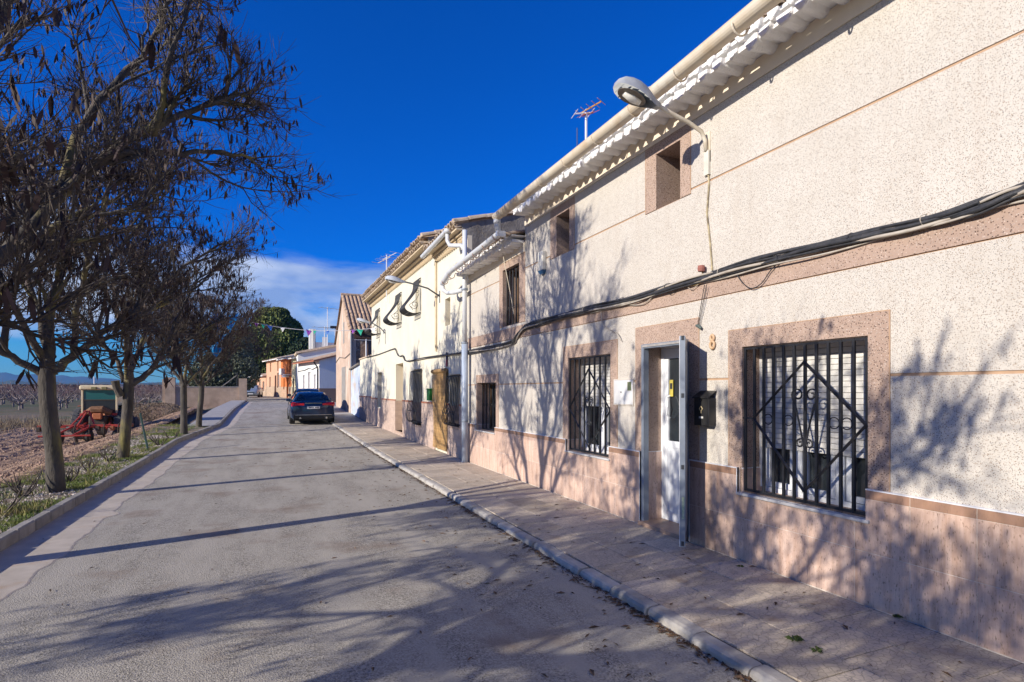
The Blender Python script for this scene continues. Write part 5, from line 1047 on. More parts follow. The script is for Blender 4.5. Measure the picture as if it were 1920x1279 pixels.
def car(label, loc, rz, L, Wd, H, paint, hatch=False, name='parked_car', glass=M_glass):
    t = thing(name, label, 'car', loc, rz)      # local: +y = forward, origin under the middle
    hw = Wd/2; f = L/4.9
    st = [(-2.45, 0.50, 0.62, 0.80, 0.40), (-2.40, 0.86, 0.80, 0.96, 0.30), (-2.30, 0.93, 0.86, 1.02, 0.24), (-1.9, 0.985, 0.92, 1.035, 0.22), (-1.2, 1.0, 0.94, 1.01, 0.20), (0, 1.0, 0.95, 0.99, 0.20), (1.0, 1.0, 0.93, 0.97, 0.20), (1.6, 0.985, 0.88, 0.90, 0.22), (2.1, 0.93, 0.80, 0.80, 0.24), (2.35, 0.82, 0.66, 0.70, 0.30), (2.45, 0.60, 0.5, 0.60, 0.38)]
    if hatch: st[0:3] = [(-2.42, 0.80, 0.70, 0.98, 0.35), (-2.38, 0.90, 0.84, 1.04, 0.28), (-2.25, 0.95, 0.90, 1.06, 0.24)]
    rings = []
    for y, wb, ws, zt, zb in st:
        y *= f; wb *= hw; ws *= hw; zm = lerp(zb, zt, 0.72)
        hf = [(wb*0.90, zb), (wb*0.985, zb+0.10), (wb, lerp(zb, zt, 0.45)), (wb*0.985, zm), (ws, zt-0.015), (ws*0.6, zt+0.012), (0, zt+0.02)]
        rings.append([(x, y, z) for x, z in hf]+[(-x, y, z) for x, z in hf[-2::-1]])
    body = MB().loft(rings, paint).build('body', t, smooth=True)
    # greenhouse
    if hatch: gs = [(-2.25, 0.86, 1.02, 0.80, 1.10), (-2.05, 0.87, 1.0, 0.70, H-0.06), (-1.7, 0.88, 1.0, 0.68, H), (0.2, 0.88, 0.98, 0.68, H), (0.55, 0.88, 0.98, 0.66, H-0.05), (1.35, 0.86, 0.93, 0.80, 0.97)]
    else: gs = [(-2.05, 0.84, 1.03, 0.80, 1.05), (-1.25, 0.88, 1.01, 0.64, H-0.06), (-0.9, 0.89, 1.0, 0.63, H), (0.1, 0.89, 0.98, 0.64, H), (0.45, 0.88, 0.97, 0.63, H-0.05), (1.30, 0.86, 0.93, 0.80, 0.97)]
    rg = []
    for y, wb, zb, wt, zt in gs:
        hf = [(wb*hw, zb-0.05), (wb*hw, zb), (wt*hw, zt-0.03), (wt*hw*0.85, zt), (0, zt+0.02)]
        rg.append([(x, y*f, z) for x, z in hf]+[(-x, y*f, z) for x, z in hf[-2::-1]])
    MB().loft(rg, paint).build('roof', t, smooth=True)
    def pane(nm, a, b_, c, d, ins=0.86, m_=glass, off=0.006, sub=None):
        P = [Vector(v) for v in (a, b_, c, d)]; c0 = sum(P, Vector())/4; n_ = (P[1]-P[0]).cross(P[2]-P[0]).normalized()
        if n_.dot(c0-Vector((0, 0, 0.9))) < 0: n_ = -n_
        Q = [c0+(v-c0)*ins+n_*off for v in P]; return MB().add(Q, [(0, 1, 2, 3), (3, 2, 1, 0)], m_).build(nm, t)
    R0, R1 = rg[0], rg[1]; pane('rear_window', R0[1], R0[7], R1[6], R1[2], 0.86, off=0.03); F0, F1 = rg[-1], rg[-2]; pane('windscreen', F0[1], F0[7], F1[6], F1[2], 0.88, off=0.03)
    for s_, (i, j) in ((1, (1, 2)), (-1, (7, 6))):
        pane('side_window', rg[1][i], rg[3][i], rg[3][j], rg[1][j], 0.86, off=0.012); pane('side_window', rg[3][i], rg[5][i], rg[4][j], rg[3][j], 0.72, off=0.012)
        MB().cbox((s_*hw*1.0-0.09, 0.85*f, 0.98), (s_*hw*1.0+0.13, 1.02*f, 1.12), 0.03, paint).build('mirror', t)
    yb = -2.45*f
    tl = mat('tail_red', (0.75, 0.02, 0.03), (0.6, 0.015, 0.02), 0.2, 4); hl = mat('headlight', (0.55, 0.58, 0.6), None, 0.1, 4)
    for s_ in (1, -1):
        if hatch: MB().cbox((s_*hw*0.66, yb+0.0, 0.85), (s_*hw*0.9, yb+0.14, 1.12), 0.02, tl).build('tail_light', t)
        else: MB().add([(s_*hw*0.40, yb+0.015, 0.85), (s_*hw*0.93, yb+0.08, 0.81), (s_*hw*0.985, yb+0.26, 0.88), (s_*hw*0.93, yb+0.10, 1.0), (s_*hw*0.40, yb+0.015, 0.94), (s_*hw*0.80, yb-0.015, 0.90)], [(0,1,5), (1,2,5), (2,3,5), (3,4,5), (4,0,5), (0,4,3,2,1)], tl).build('tail_light', t)
        MB().add([(s_*hw*0.55, -yb-0.10, 0.60), (s_*hw*0.86, -yb-0.22, 0.62), (s_*hw*0.92, -yb-0.42, 0.74), (s_*hw*0.55, -yb-0.16, 0.70)], [(0,1,2,3), (3,2,1,0)], hl).build('headlight', t)
    blk = mat('car_black', (0.015, 0.015, 0.017), None, 0.5)
    MB().cbox((-0.27, yb-0.035, 0.70), (0.27, yb-0.015, 0.81), 0.004, M_trim).build('number_plate', t)
    b = MB(); 
    for k in range(8):
        if k != 4: b.box((-0.20+k*0.055, yb-0.038, 0.73), (-0.165+k*0.055, yb-0.0355, 0.785), blk)
    b.build('plate_marks', t)
    MB().cbox((-hw*0.86, yb-0.01, 0.24), (hw*0.86, yb+0.14, 0.42), 0.03, blk).build('rear_bumper', t); MB().box((-hw*0.80, yb-0.018, 0.425), (hw*0.80, yb+0.02, 0.445), M_chr).build('chrome_strip', t)
    MB().box((-0.35, yb-0.0, 0.945), (0.35, yb+0.04, 0.962), M_chr).build('boot_trim', t)
    MB().cbox((-hw*0.5, -yb-0.06, 0.42), (hw*0.5, -yb+0.0, 0.62), 0.02, blk).build('grille', t); MB().cbox((-0.26, -yb-0.01, 0.36), (0.26, -yb+0.01, 0.46), 0.004, M_trim).build('front_plate', t)
    for s_ in (1, -1):
        MB().tube([(s_*0.55, yb-0.02, 0.30), (s_*0.55, yb+0.1, 0.30)], 0.045, 10, M_chr).build('exhaust', t)
        for y in (-1.42*f, 1.48*f): wheel(t, s_*(hw-0.11), y, 0.335, 0.235, s_)
    MB().box((-hw*0.85, -2.0*f, 0.16), (hw*0.85, 2.1*f, 0.30), blk).build('underbody', t)
    return t
pnt = mat('navy_paint', (0.008, 0.028, 0.075), (0.007, 0.024, 0.065), 0.12, 3, spec=0.7); pnt2 = mat('dark_paint', (0.008, 0.014, 0.025), None, 0.15, 3, spec=0.7); pnt3 = mat('silver_blue_paint', (0.34, 0.42, 0.52), (0.32, 0.40, 0.5), 0.25, 3, metal=0.4)
car('dark blue saloon parked at the right kerb, nearest of the parked cars, seen from behind', (1.80, 28.9, gz(27.5)), 0.0, 4.9, 1.92, 1.44, pnt)
car('second dark car just ahead of the blue saloon, only its roof showing', (2.02, 35.4, gz(34.6)-0.05), 0.02, 4.6, 1.86, 1.42, pnt2)
car('pale silver-blue hatchback facing the camera at the far bend', (-1.75, 72.6, gz(72)), R(180-6), 4.1, 1.75, 1.42, pnt3, True)
# ============================================================ TRACTOR
tr_ = thing('tractor', 'rusty orange orchard tractor with cream-roofed glass cab standing in the ploughed field, seen from behind', 'tractor', (-6.42, 28.6, -0.36), R(-4))
M_ru = mat('rust_orange', (0.34, 0.11, 0.04), (0.22, 0.09, 0.045), 0.7, 8, 0.3, 40); M_trd = mat('tractor_red', (0.42, 0.035, 0.02), (0.30, 0.03, 0.02), 0.6, 6); M_cr = mat('tractor_cream', (0.68, 0.58, 0.38), (0.60, 0.48, 0.3), 0.6, 6, dirt=0.3); M_gr = mat('greasy_dark', (0.035, 0.03, 0.028), (0.07, 0.045, 0.03), 0.8, 12)
def tractor_tyre(x, y, r_, w, lug=True):
    Mw = Matrix.Translation((x, y, r_)) @ Matrix.Rotation(R(90), 4, 'Y')
    t = MB().lathe([(r_*0.55, -w*0.45), (r_*0.86, -w/2), (r_*0.95, -w*0.42), (r_*0.955, w*0.42), (r_*0.86, w/2), (r_*0.55, w*0.45)], 28, mat('dusty_tyre', (0.05, 0.055, 0.065), (0.085, 0.08, 0.08), 0.9, 9), Mw).build('rear_wheel' if lug else 'front_wheel', tr_)
    MB().lathe([(0.03, -w*0.2), (r_*0.5, -w*0.25), (r_*0.56, -w*0.4), (r_*0.56, w*0.4), (r_*0.5, w*0.25), (0.03, w*0.2)], 20, M_cr, Mw).build('rim', t)
    if lug:
        b = MB()
        for k in range(22):
            for s_ in (1, -1):
                a0 = 2*math.pi*(k+(0.5 if s_ > 0 else 0))/22
                def P(aa, xx, rr): return Mw @ Vector((rr*math.cos(aa), rr*math.sin(aa), xx))
                da = 0.19; hh = 0.045
                q0 = [(a0, 0.0), (a0+hh, 0.0), (a0+da+hh, s_*w*0.5), (a0+da, s_*w*0.5)]
                if True: q0 = [(2*a0-aa, xx) for aa, xx in q0]
                b.add([P(aa, xx, r_*0.945) for aa, xx in q0]+[P(aa, xx, r_*1.01) for aa, xx in q0], [(4,5,6,7),(7,6,5,4),(0,1,5,4),(1,2,6,5),(2,3,7,6),(3,0,4,7)], MATS['dusty_tyre'])
        b.build('tyre_lugs', t)
for s_ in (1, -1): tractor_tyre(s_*0.74, 0, 0.66, 0.42); tractor_tyre(s_*0.62, 1.9, 0.42, 0.26, False)
b = MB(); b.cbox((-0.34, -0.2, 0.45), (0.34, 1.2, 0.95), 0.05, M_ru); b.cbox((-0.36, 1.1, 0.6), (0.36, 2.5, 1.35), 0.08, M_ru); b.build('body', tr_)
b = MB()
for s_ in (1, -1):
    pf = [(s_*0.48, 0.75*math.cos(a), 0.66+0.76*math.sin(a)) for a in [R(15+9*k) for k in range(11)]]; pg = [(s_*0.86, y, z) for _, y, z in pf]
    b.loft([pf, pg], M_ru, close=False, cap=False); b.loft([[(x, y, z-0.03) for x, y, z in pf], [(x, y, z-0.03) for x, y, z in pg]], M_ru, close=False, cap=False)
b.build('fender', tr_)
b = MB(); x0, x1, y0, y1, z0, z1 = -0.60, 0.60, -0.42, 0.95, 1.18, 2.05
for (x, y) in ((x0, y0), (x1, y0), (x0, y1), (x1, y1)): b.cbox((x-0.035, y-0.035, z0-0.1), (x+0.035, y+0.035, z1), 0.008, M_cr)
b.box((x0, y0-0.02, z0-0.1), (x1, y0+0.02, z0), M_gr); b.box((x0, y0-0.025, 1.62), (x1, y0-0.005, 1.66), M_gr); b.build('cab_frame', tr_)
b = MB(); b.cbox((x0-0.08, y0-0.14, z1), (x1+0.08, y1+0.08, z1+0.20), 0.05, M_cr); rf_ = b.build('cab_roof', tr_)
for x in (-0.16, 0.20): MB().cbox((x-0.09, y0-0.20, z1+0.02), (x+0.09, y0-0.13, z1+0.13), 0.012, mat('lamp_olive', (0.22, 0.20, 0.09))).build('work_lamp', rf_)
M_tg = mat('teal_glass', (0.02, 0.11, 0.11), (0.03, 0.12, 0.12), 0.08, 2, spec=0.6)
b = MB().box((x0+0.03, y0-0.004, 1.66), (x1-0.03, y0+0.004, z1), M_tg).build('upper_pane', tr_); MB().box((x0+0.03, y0-0.004, z0), (x1-0.03, y0+0.004, 1.62), M_glass).build('lower_pane', tr_)
MB().box((x1-0.004, y0+0.03, z0), (x1+0.004, y1-0.03, z1), M_tg).build('side_pane', tr_); MB().box((x0-0.004, y0+0.03, z0), (x0+0.004, y1-0.03, z1), M_tg).build('side_pane', tr_)
b = MB(); b.tube([(-0.45, y0-0.12, 1.10), (-0.2, y0-0.2, 1.24), (0.15, y0-0.2, 1.25), (0.45, y0-0.12, 1.10)], [0.10, 0.15, 0.15, 0.10], 8, mat('rust_brown', (0.24, 0.12, 0.06), (0.16, 0.08, 0.04), 0.9, 8)); b.build('rear_cover', tr_)
b = MB(); b.cbox((-0.30, -0.75, 0.55), (0.30, -0.35, 1.0), 0.05, M_gr); b.cbox((-0.14, -0.85, 0.85), (0.18, -0.60, 1.10), 0.03, mat('valve_orange', (0.5, 0.16, 0.06))); b.tube([(-0.5, -1.3, 0.5), (-0.4, -0.4, 0.75)], 0.035, 6, M_trd); b.tube([(0.5, -1.3, 0.5), (0.4, -0.4, 0.75)], 0.035, 6, M_trd); b.build('hitch', tr_)
for s_ in (1, -1): MB().cbox((s_*0.55-0.09, y0-0.16, 1.0), (s_*0.55+0.09, y0-0.08, 1.10), 0.01, M_trd).build('tail_light', tr_)
MB().tube([(-0.45, 0.4, 2.3), (-0.45, 0.4, 2.62)], 0.02, 5, M_trim).build('aerial_rod', tr_)
# cultivator behind it
tc_ = thing('cultivator', 'wide red and rusty cultivator with spring tines and small wheels hitched behind the tractor', 'cultivator', (-6.62, 26.3, -0.30), R(-4)); q = random.Random(2)
b = MB(); b.cbox((-1.35, -0.05, 0.56), (1.55, 0.05, 0.66), 0.01, M_trd); b.cbox((-1.35, 0.62, 0.52), (1.55, 0.72, 0.62), 0.01, M_ru); 
for x in (-1.3, -0.4, 0.5, 1.5): b.cbox((x-0.04, -0.05, 0.57), (x+0.04, 0.72, 0.65), 0.008, M_ru)
b.build('frame', tc_)
b = MB(); b.tube([(-0.05, -0.2, 0.62), (0.12, 0.3, 1.18)], 0.035, 6, M_trd); b.tube([(0.42, 0.1, 0.60), (0.15, 0.35, 1.18)], 0.035, 6, M_trd); b.tube([(-0.32, 0.0, 0.62), (0.08, 0.25, 1.2)], 0.028, 6, M_trd); b.build('headstock', tc_)
b = MB(); b.tube([(-1.05, -0.75, 0.30), (0.55, -0.75, 0.30)], 0.035, 6, M_trd)
for x in (-0.6, -0.02): b.tube([(x, -0.75, 0.30), (x+0.42, -0.05, 0.63)], 0.035, 6, M_trd)
b.build('rear_bar', tc_)
tm_ = MB(); tm_.tube([(0, 0, 0.6), (0, -0.10, 0.68), (0, -0.22, 0.55), (0, -0.20, 0.35), (0, -0.08, 0.12), (0, 0.03, -0.04)], 0.022, 6, M_gr); tm_.box((-0.035, -0.03, -0.06), (0.035, 0.06, 0.06), M_gr); t0 = None
for k in range(13):
    x = -1.3+2.8*k/12; yo = 0 if k % 2 else 0.65
    if t0 is None: t0 = tm_.build('tine', tc_); o = t0
    else: o = link('tine', t0.data, tc_)
    o.location = (x, yo, 0)
for x in (-0.75, 0.2, 1.1): MB().lathe([(0.05, -0.09), (0.20, -0.10), (0.23, 0), (0.20, 0.10), (0.05, 0.09)], 14, M_tyre, Matrix.Translation((x, 0.2, 0.20)) @ Matrix.Rotation(R(90), 4, 'Y')).build('gauge_wheel', tc_)
for k in range(7): x = -1.3+2.8*k/6; MB().cbox((x-0.07, -0.12, 0.42), (x+0.07, 0.06, 0.60), 0.02, [M_gr, M_ru, mat('grey_green', (0.16, 0.20, 0.18)), M_trd][k % 4]).build('tine_clamp', tc_)
b = MB(); b.tube([(-1.2, -0.95, 0.06), (1.0, -0.95, 0.05)], 0.012, 5, M_gr)
for k in range(9): b.tube([(-1.2+k*0.275, -0.95, 0.08), (-1.2+k*0.275, -0.95, -0.04)], 0.012, 4, M_gr)
b.build('levelling_harrow', tc_)
p0, p1 = dp(263, 806, 18.2), dp(278, 862, 17.2); t = thing('leaning_stake', 'dark green metal stake leaning beside the second visible tree trunk', 'stake', (p1.x, p1.y, gz(17)+0.08)); MB().tube([(0, 0, 0), (p0.x-p1.x, 1.0, 0.95)], 0.028, 5, mat('stake_green', (0.02, 0.05, 0.04))).build('stake', t)
# ============================================================ TREES
M_bark = mat('bark', (0.115, 0.098, 0.08), (0.055, 0.048, 0.04), 0.95, 5, 0.9, 26, stretch=(1, 1, 0.35), bd=0.02, c3=(0.26, 0.22, 0.07), c3s=2.0, c3t=(0.54, 0.68))
M_twig = mat('twig_bark', (0.055, 0.042, 0.034), (0.11, 0.088, 0.07), 0.9, 8); M_pod = mat('seed_pod', (0.035, 0.018, 0.016), (0.065, 0.035, 0.026), 0.7, 4, island=0.4)
def rot_about(v, ax, a): return Matrix.Rotation(a, 3, ax) @ v
def tree_mesh(seed, trunk, limbs, R0, crown_r, ztop, dens=1.0, podp=0.5, zlow=2.5):
    q = random.Random(seed); wood = MB(); tw = MB(); pods = MB()
    def grow_(p, d, L, r_, n, up, jit):
        P = [p.copy()]; rs = [r_]; d = d.normalized()
        for i in range(n):
            d = (d+Vector((q.gauss(0, jit), q.gauss(0, jit), q.gauss(0, jit)*0.6+up))).normalized()
            if p.z > ztop-0.5: d.z *= 0.4
            if p.z < zlow+0.3 and d.z < 0: d.z *= -0.3
            p = p+d*(L/n)*q.uniform(0.8, 1.2); P.append(p.copy()); rs.append(r_*(1-0.72*(i+1)/n))
        return P, rs
    def side(P, k, a0=0.5, a1=1.1):
        i = min(int(k*(len(P)-1)), len(P)-2); t = k*(len(P)-1)-i; p = P[i].lerp(P[i+1], t); d = (P[i+1]-P[i]).normalized(); ax = d.orthogonal().normalized(); ax = rot_about(ax, d, q.uniform(0, 6.28)); return p, rot_about(d, ax, q.uniform(a0, a1))
    def twigs(P, n, ln, r_):
        for _ in range(n):
            p, d = side(P, q.uniform(0.12, 1.0), 0.4, 1.1); d = (d+Vector((0, 0, 0.2))).normalized(); L = q.uniform(*ln)
            m_ = p+d*L*0.5+Vector((q.gauss(0, 0.02), q.gauss(0, 0.02), 0.015)); e = m_+(d+Vector((q.gauss(0, 0.25), q.gauss(0, 0.25), 0.35))).normalized()*L*0.55
            tw.tube([p, m_, e], [r_, r_*0.75, r_*0.4], 3, M_twig, cap=False)
            if q.random() < 0.55:
                d2 = (d+Vector((q.gauss(0, 0.7), q.gauss(0, 0.7), q.gauss(0, 0.5)))).normalized(); tw.tube([m_, m_+d2*L*0.4], [r_*0.6, r_*0.35], 3, M_twig, cap=False)
            if q.random() < podp*(0.15+1.3*max(0, math.sin(p.x*3.1+seed)*math.sin(p.y*3.7+1)*math.sin(p.z*3.3+2))**0.5):
                for _k in range(q.choice((1, 2, 3, 4))):
                    c = m_.lerp(e, q.random()); l = q.uniform(0.07, 0.14); w = q.uniform(0.009, 0.015); a = q.uniform(0, 3.14); u = Vector((math.cos(a), math.sin(a), 0))*w; dn = Vector((q.gauss(0, 0.25), q.gauss(0, 0.25), -1)).normalized()*l
                    pods.add([c, c+dn*0.3+u, c+dn*0.8+u*0.8, c+dn, c+dn*0.8-u*0.8, c+dn*0.3-u], [(0, 1, 5), (1, 2, 4, 5), (2, 3, 4)], M_pod)
    tp, trs = trunk; wood.tube(smoothp([Vector(v) for v in tp], 3), [interp(trs, i/(3*(len(tp)-1))) for i in range(3*(len(tp)-1)+1)], 14, M_bark)
    for lp in limbs:
        pts, r_ = lp; pts = [Vector(v) for v in pts]; P = smoothp(pts, 4); n = len(P); P = [p+Vector((q.gauss(0, 0.012), q.gauss(0, 0.012), q.gauss(0, 0.012))) for p in P]
        wood.tube(P, [r_*(1-0.80*i/(n-1)) for i in range(n)], 8, M_bark)
        Ltot = sum((P[i+1]-P[i]).length for i in range(n-1)); n2 = max(4, int(Ltot*3.0*dens))
        for j in range(n2):
            k = lerp(0.25, 1.0, (j+q.random()*0.8)/n2); p, d = side(P, min(k, 0.99), 0.4, 1.0); d.z += 0.15; L2 = q.uniform(0.75, 1.35)*(1.15-0.6*k)*crown_r/3; P2, r2 = grow_(p, d, L2, r_*lerp(0.55, 0.28, k), 6, 0.05, 0.17); wood.tube(P2, r2, 5, M_twig if r_*0.3 < 0.01 else M_bark, cap=False); twigs(P2, int(5*dens), (0.15, 0.35), 0.004)
            for j3 in range(int(7*dens)):
                p3, d3 = side(P2, q.uniform(0.25, 1.0), 0.35, 0.95); P3, r3 = grow_(p3, d3, q.uniform(0.35, 0.75), 0.0085, 4, 0.06, 0.22); tw.tube(P3, r3, 3, M_twig, cap=False); twigs(P3, int(8*dens), (0.12, 0.34), 0.0036)
    return wood, tw, pods
def plant(label, parts, loc, rz=0, scale=1.0, meshes=None):
    t = thing('roadside_tree', label, 'tree', loc, rz, 'bare trees planted along the left kerb'); t.scale = (scale,)*3
    if meshes is None:
        w, tw, pd = parts; a = w.build('trunk', t, smooth=True); b = tw.build('twigs', t, kind='stuff'); c = pd.build('seed_pods', t, kind='stuff'); return t, (a.data, b.data, c.data)
    link('trunk', meshes[0], t); link('twigs', meshes[1], t, kind='stuff'); link('seed_pods', meshes[2], t, kind='stuff'); return t, meshes
TX = -3.12
def loc_(P, o): return [tuple(Vector(p)-Vector(o)) for p in P]
# tree 0 (just left of the frame, its long limb crosses the picture)
o0 = (TX, 6.85, 0.10)
L0 = [(loc_([(TX, 6.85, 1.75), (-2.62, 6.8, 2.62), (-2.34, 6.8, 2.96), (-1.90, 6.85, 3.60), (-1.43, 6.85, 4.16), (-0.95, 6.8, 4.52), (-0.55, 6.8, 4.78), (-0.32, 6.75, 4.92)], o0), 0.08),
      (loc_([(-1.43, 6.85, 4.12), (-1.0, 7.1, 4.28), (-0.5, 7.2, 4.40), (-0.15, 7.3, 4.45)], o0), 0.045),
      (loc_([(TX, 6.85, 1.9), (-3.0, 7.5, 2.9), (-2.6, 8.2, 3.8), (-2.1, 8.8, 4.6), (-1.8, 9.3, 5.3)], o0), 0.07),
      (loc_([(TX, 6.85, 1.9), (-3.4, 6.3, 2.9), (-3.6, 5.6, 3.9), (-3.5, 5.0, 4.9), (-3.4, 4.7, 5.7)], o0), 0.07),
      (loc_([(-2.5, 6.8, 2.8), (-2.4, 6.4, 3.8), (-2.1, 6.1, 4.9), (-1.7, 5.9, 5.9), (-1.5, 5.9, 6.6)], o0), 0.06),
      (loc_([(TX, 6.85, 1.9), (-3.4, 7.1, 3.2), (-3.7, 7.4, 4.4), (-4.3, 7.6, 5.5), (-4.6, 7.7, 6.4)], o0), 0.07),
      (loc_([(-1.9, 6.85, 3.6), (-1.75, 7.1, 4.5), (-1.3, 7.4, 5.4), (-1.0, 7.5, 6.3), (-0.9, 7.6, 6.8)], o0), 0.05),
      (loc_([(-2.2, 6.8, 3.1), (-1.7, 6.5, 3.3), (-1.1, 6.3, 3.45)], o0), 0.035),
      (loc_([(-1.1, 6.85, 4.35), (-0.9, 6.6, 5.1), (-0.7, 6.5, 5.7)], o0), 0.04)]
T0 = tree_mesh(10, ([(0, 0, -0.25), (0, 0, 0), (0.02, 0, 0.9), (0, 0, 1.85), (0.1, 0, 2.2)], [(0, 0.21), (0.12, 0.165), (0.4, 0.13), (0.8, 0.12), (1, 0.05)]), L0, 0.14, 2.9, 6.8, 1.25, 0.38)
plant('tree just outside the left edge whose long lichen-grey limb reaches highest across the sky', T0, o0)
# tree 1: first full trunk in view
o1 = (-3.15, 10.95, 0.10)
L1 = [([(0.02, 0, 1.85), (0.25, 0.05, 2.10), (0.55, 0.15, 2.45), (0.85, 0.3, 2.75), (1.25, 0.45, 3.25), (1.8, 0.5, 3.8), (2.4, 0.6, 4.3)], 0.075),
      ([(-0.05, 0, 1.80), (-0.35, -0.1, 2.05), (-0.7, -0.2, 2.30), (-1.2, -0.3, 2.9), (-1.7, -0.3, 3.6), (-2.2, -0.3, 4.3)], 0.065),
      ([(0, 0, 1.9), (-0.02, 0.05, 2.7), (0.10, 0.2, 3.5), (0.3, 0.5, 4.5), (0.4, 0.8, 5.7)], 0.085),
      ([(-0.05, 0, 2.0), (-0.25, -0.3, 2.6), (-0.5, -0.9, 3.4), (-0.7, -1.5, 4.2), (-0.6, -2.1, 5.0)], 0.06),
      ([(0, 0.05, 2.1), (-0.3, 0.5, 2.9), (-0.7, 1.2, 3.7), (-1.0, 1.8, 4.6), (-1.2, 2.2, 5.4)], 0.06),
      ([(0.3, 0.05, 2.15), (0.45, -0.4, 2.9), (0.8, -1.0, 3.7), (1.1, -1.5, 4.5), (1.3, -1.9, 5.3)], 0.055),
      ([(0.1, 0.1, 2.9), (0.7, 0.4, 3.8), (1.2, 0.8, 4.8), (1.6, 1.1, 5.9)], 0.05),
      ([(-0.5, -0.15, 2.2), (-0.6, 0.1, 3.2), (-1.0, 0.2, 4.4), (-1.2, 0.3, 5.6)], 0.05),
      ([(0.7, 0.2, 2.6), (1.3, 0.9, 3.1), (1.9, 1.4, 3.6), (2.3, 1.9, 4.2)], 0.045)]
T1 = tree_mesh(20, ([(0.08, -0.02, -0.25), (0.08, -0.02, 0.0), (0.05, 0, 0.6), (-0.02, 0, 1.3), (-0.04, 0, 1.85), (-0.02, 0.03, 2.35)], [(0, 0.21), (0.12, 0.14), (0.4, 0.112), (0.75, 0.115), (0.86, 0.10), (1, 0.06)]), L1, 0.14, 3.0, 5.9, 1.2, 0.7)
_, me1 = plant('first whole tree in view with forked trunk, nearest the camera on the left verge', T1, o1)
# tree 2
o2 = (-3.03, 15.6, gz(15.6)+0.10)
L2 = [([(0.05, 0, 1.70), (0.35, 0.05, 1.95), (0.65, 0.1, 2.45), (0.85, 0.2, 3.0), (1.1, 0.3, 3.7), (1.5, 0.5, 4.6)], 0.08),
      ([(0, 0, 1.8), (0.05, -0.1, 2.6), (-0.15, -0.3, 3.3), (-0.5, -0.5, 4.2), (-0.7, -0.6, 5.2)], 0.07),
      ([(-0.05, 0, 1.75), (-0.3, 0.1, 2.4), (-0.9, 0.2, 2.9), (-1.5, 0.3, 3.3), (-2.1, 0.3, 3.8)], 0.055),
      ([(0, 0, 1.8), (0.15, 0.5, 2.6), (0.2, 1.2, 3.5), (0.5, 1.8, 4.4)], 0.06), ([(0, 0, 1.8), (0.1, -0.7, 2.6), (0.4, -1.4, 3.5), (0.6, -1.9, 4.4)], 0.06),
      ([(0.6, 0.1, 2.4), (1.2, 0.2, 2.8), (1.8, 0.2, 3.3), (2.3, 0.3, 4.0)], 0.05), ([(0.05, -0.1, 2.7), (0.3, 0.1, 3.7), (0.3, 0.3, 5.0)], 0.05),
      ([(-0.5, 0.1, 2.6), (-0.9, -0.5, 3.4), (-1.4, -1.0, 4.2)], 0.045), ([(-0.4, 0.1, 2.5), (-0.9, 0.9, 3.3), (-1.2, 1.6, 4.2)], 0.045)]
T2 = tree_mesh(30, ([(-0.10, 0, -0.25), (-0.10, 0, 0), (-0.05, 0, 0.6), (0.0, 0, 1.2), (0.02, 0, 1.75), (0.04, -0.05, 2.2)], [(0, 0.20), (0.12, 0.14), (0.4, 0.112), (0.75, 0.11), (0.86, 0.10), (1, 0.05)]), L2, 0.14, 2.9, 5.3, 1.15, 0.8, 2.2)
t2, me2 = plant('second whole tree in view, its trunk in front of the tractor', T2, o2)
b = MB(); b.tube([(-0.12, -0.05, 1.45), (-0.20, -0.10, 1.65), (-0.22, -0.12, 1.80)], [0.09, 0.075, 0.085], 10, M_bark); b.build('branch_stump', t2)
plant('third tree trunk along the left kerb, standing before the boundary wall', None, (-2.72, 22.4, gz(22.4)+0.08), R(100), 0.93, me2)
plant('fourth and farthest tree on the left kerb, where the pale pavement begins', None, (-2.52, 25.6, gz(25.6)+0.08), R(215), 0.90, me1)
q3 = random.Random(12); L3 = []
for k in range(11):
    a = R(33*k+q3.uniform(-9, 9)); low = k % 2; c_, s_ = math.cos(a), math.sin(a); rr = (4.3 if c_ < -0.2 else 2.3); zz = (2.2 if low else 3.4)+q3.uniform(-0.3, 0.3)
    L3.append(([(0.04*c_, 0.04*s_, 1.3+0.03*k), (0.5*c_, 0.5*s_, 1.75 if low else 2.2), (1.3*c_, 1.3*s_, lerp(1.9, zz, 0.5)), (rr*0.75*c_, rr*0.75*s_, lerp(2.0, zz, 0.8)), (rr*c_, rr*s_, zz)], 0.055))
T3 = tree_mesh(40, ([(0, 0, -0.25), (0, 0, 0), (0, 0, 0.8), (0, 0, 1.5)], [(0, 0.2), (0.12, 0.14), (0.5, 0.115), (1, 0.12)]), L3, 0.14, 2.8, 4.9, 1.3, 0.55, 1.5)
_, me3 = plant('tree beside the camera, its pod-laden twigs entering at the top left corner', T3, (-3.15, 2.55, 0.10))
plant('roadside tree behind the camera, casting shadows onto the near pavement', None, (-3.15, -1.6, 0.10), R(60), 0.85, me3)
plant('roadside tree farther behind the camera', None, (-3.15, -5.9, 0.10), R(290), 0.95, me2)
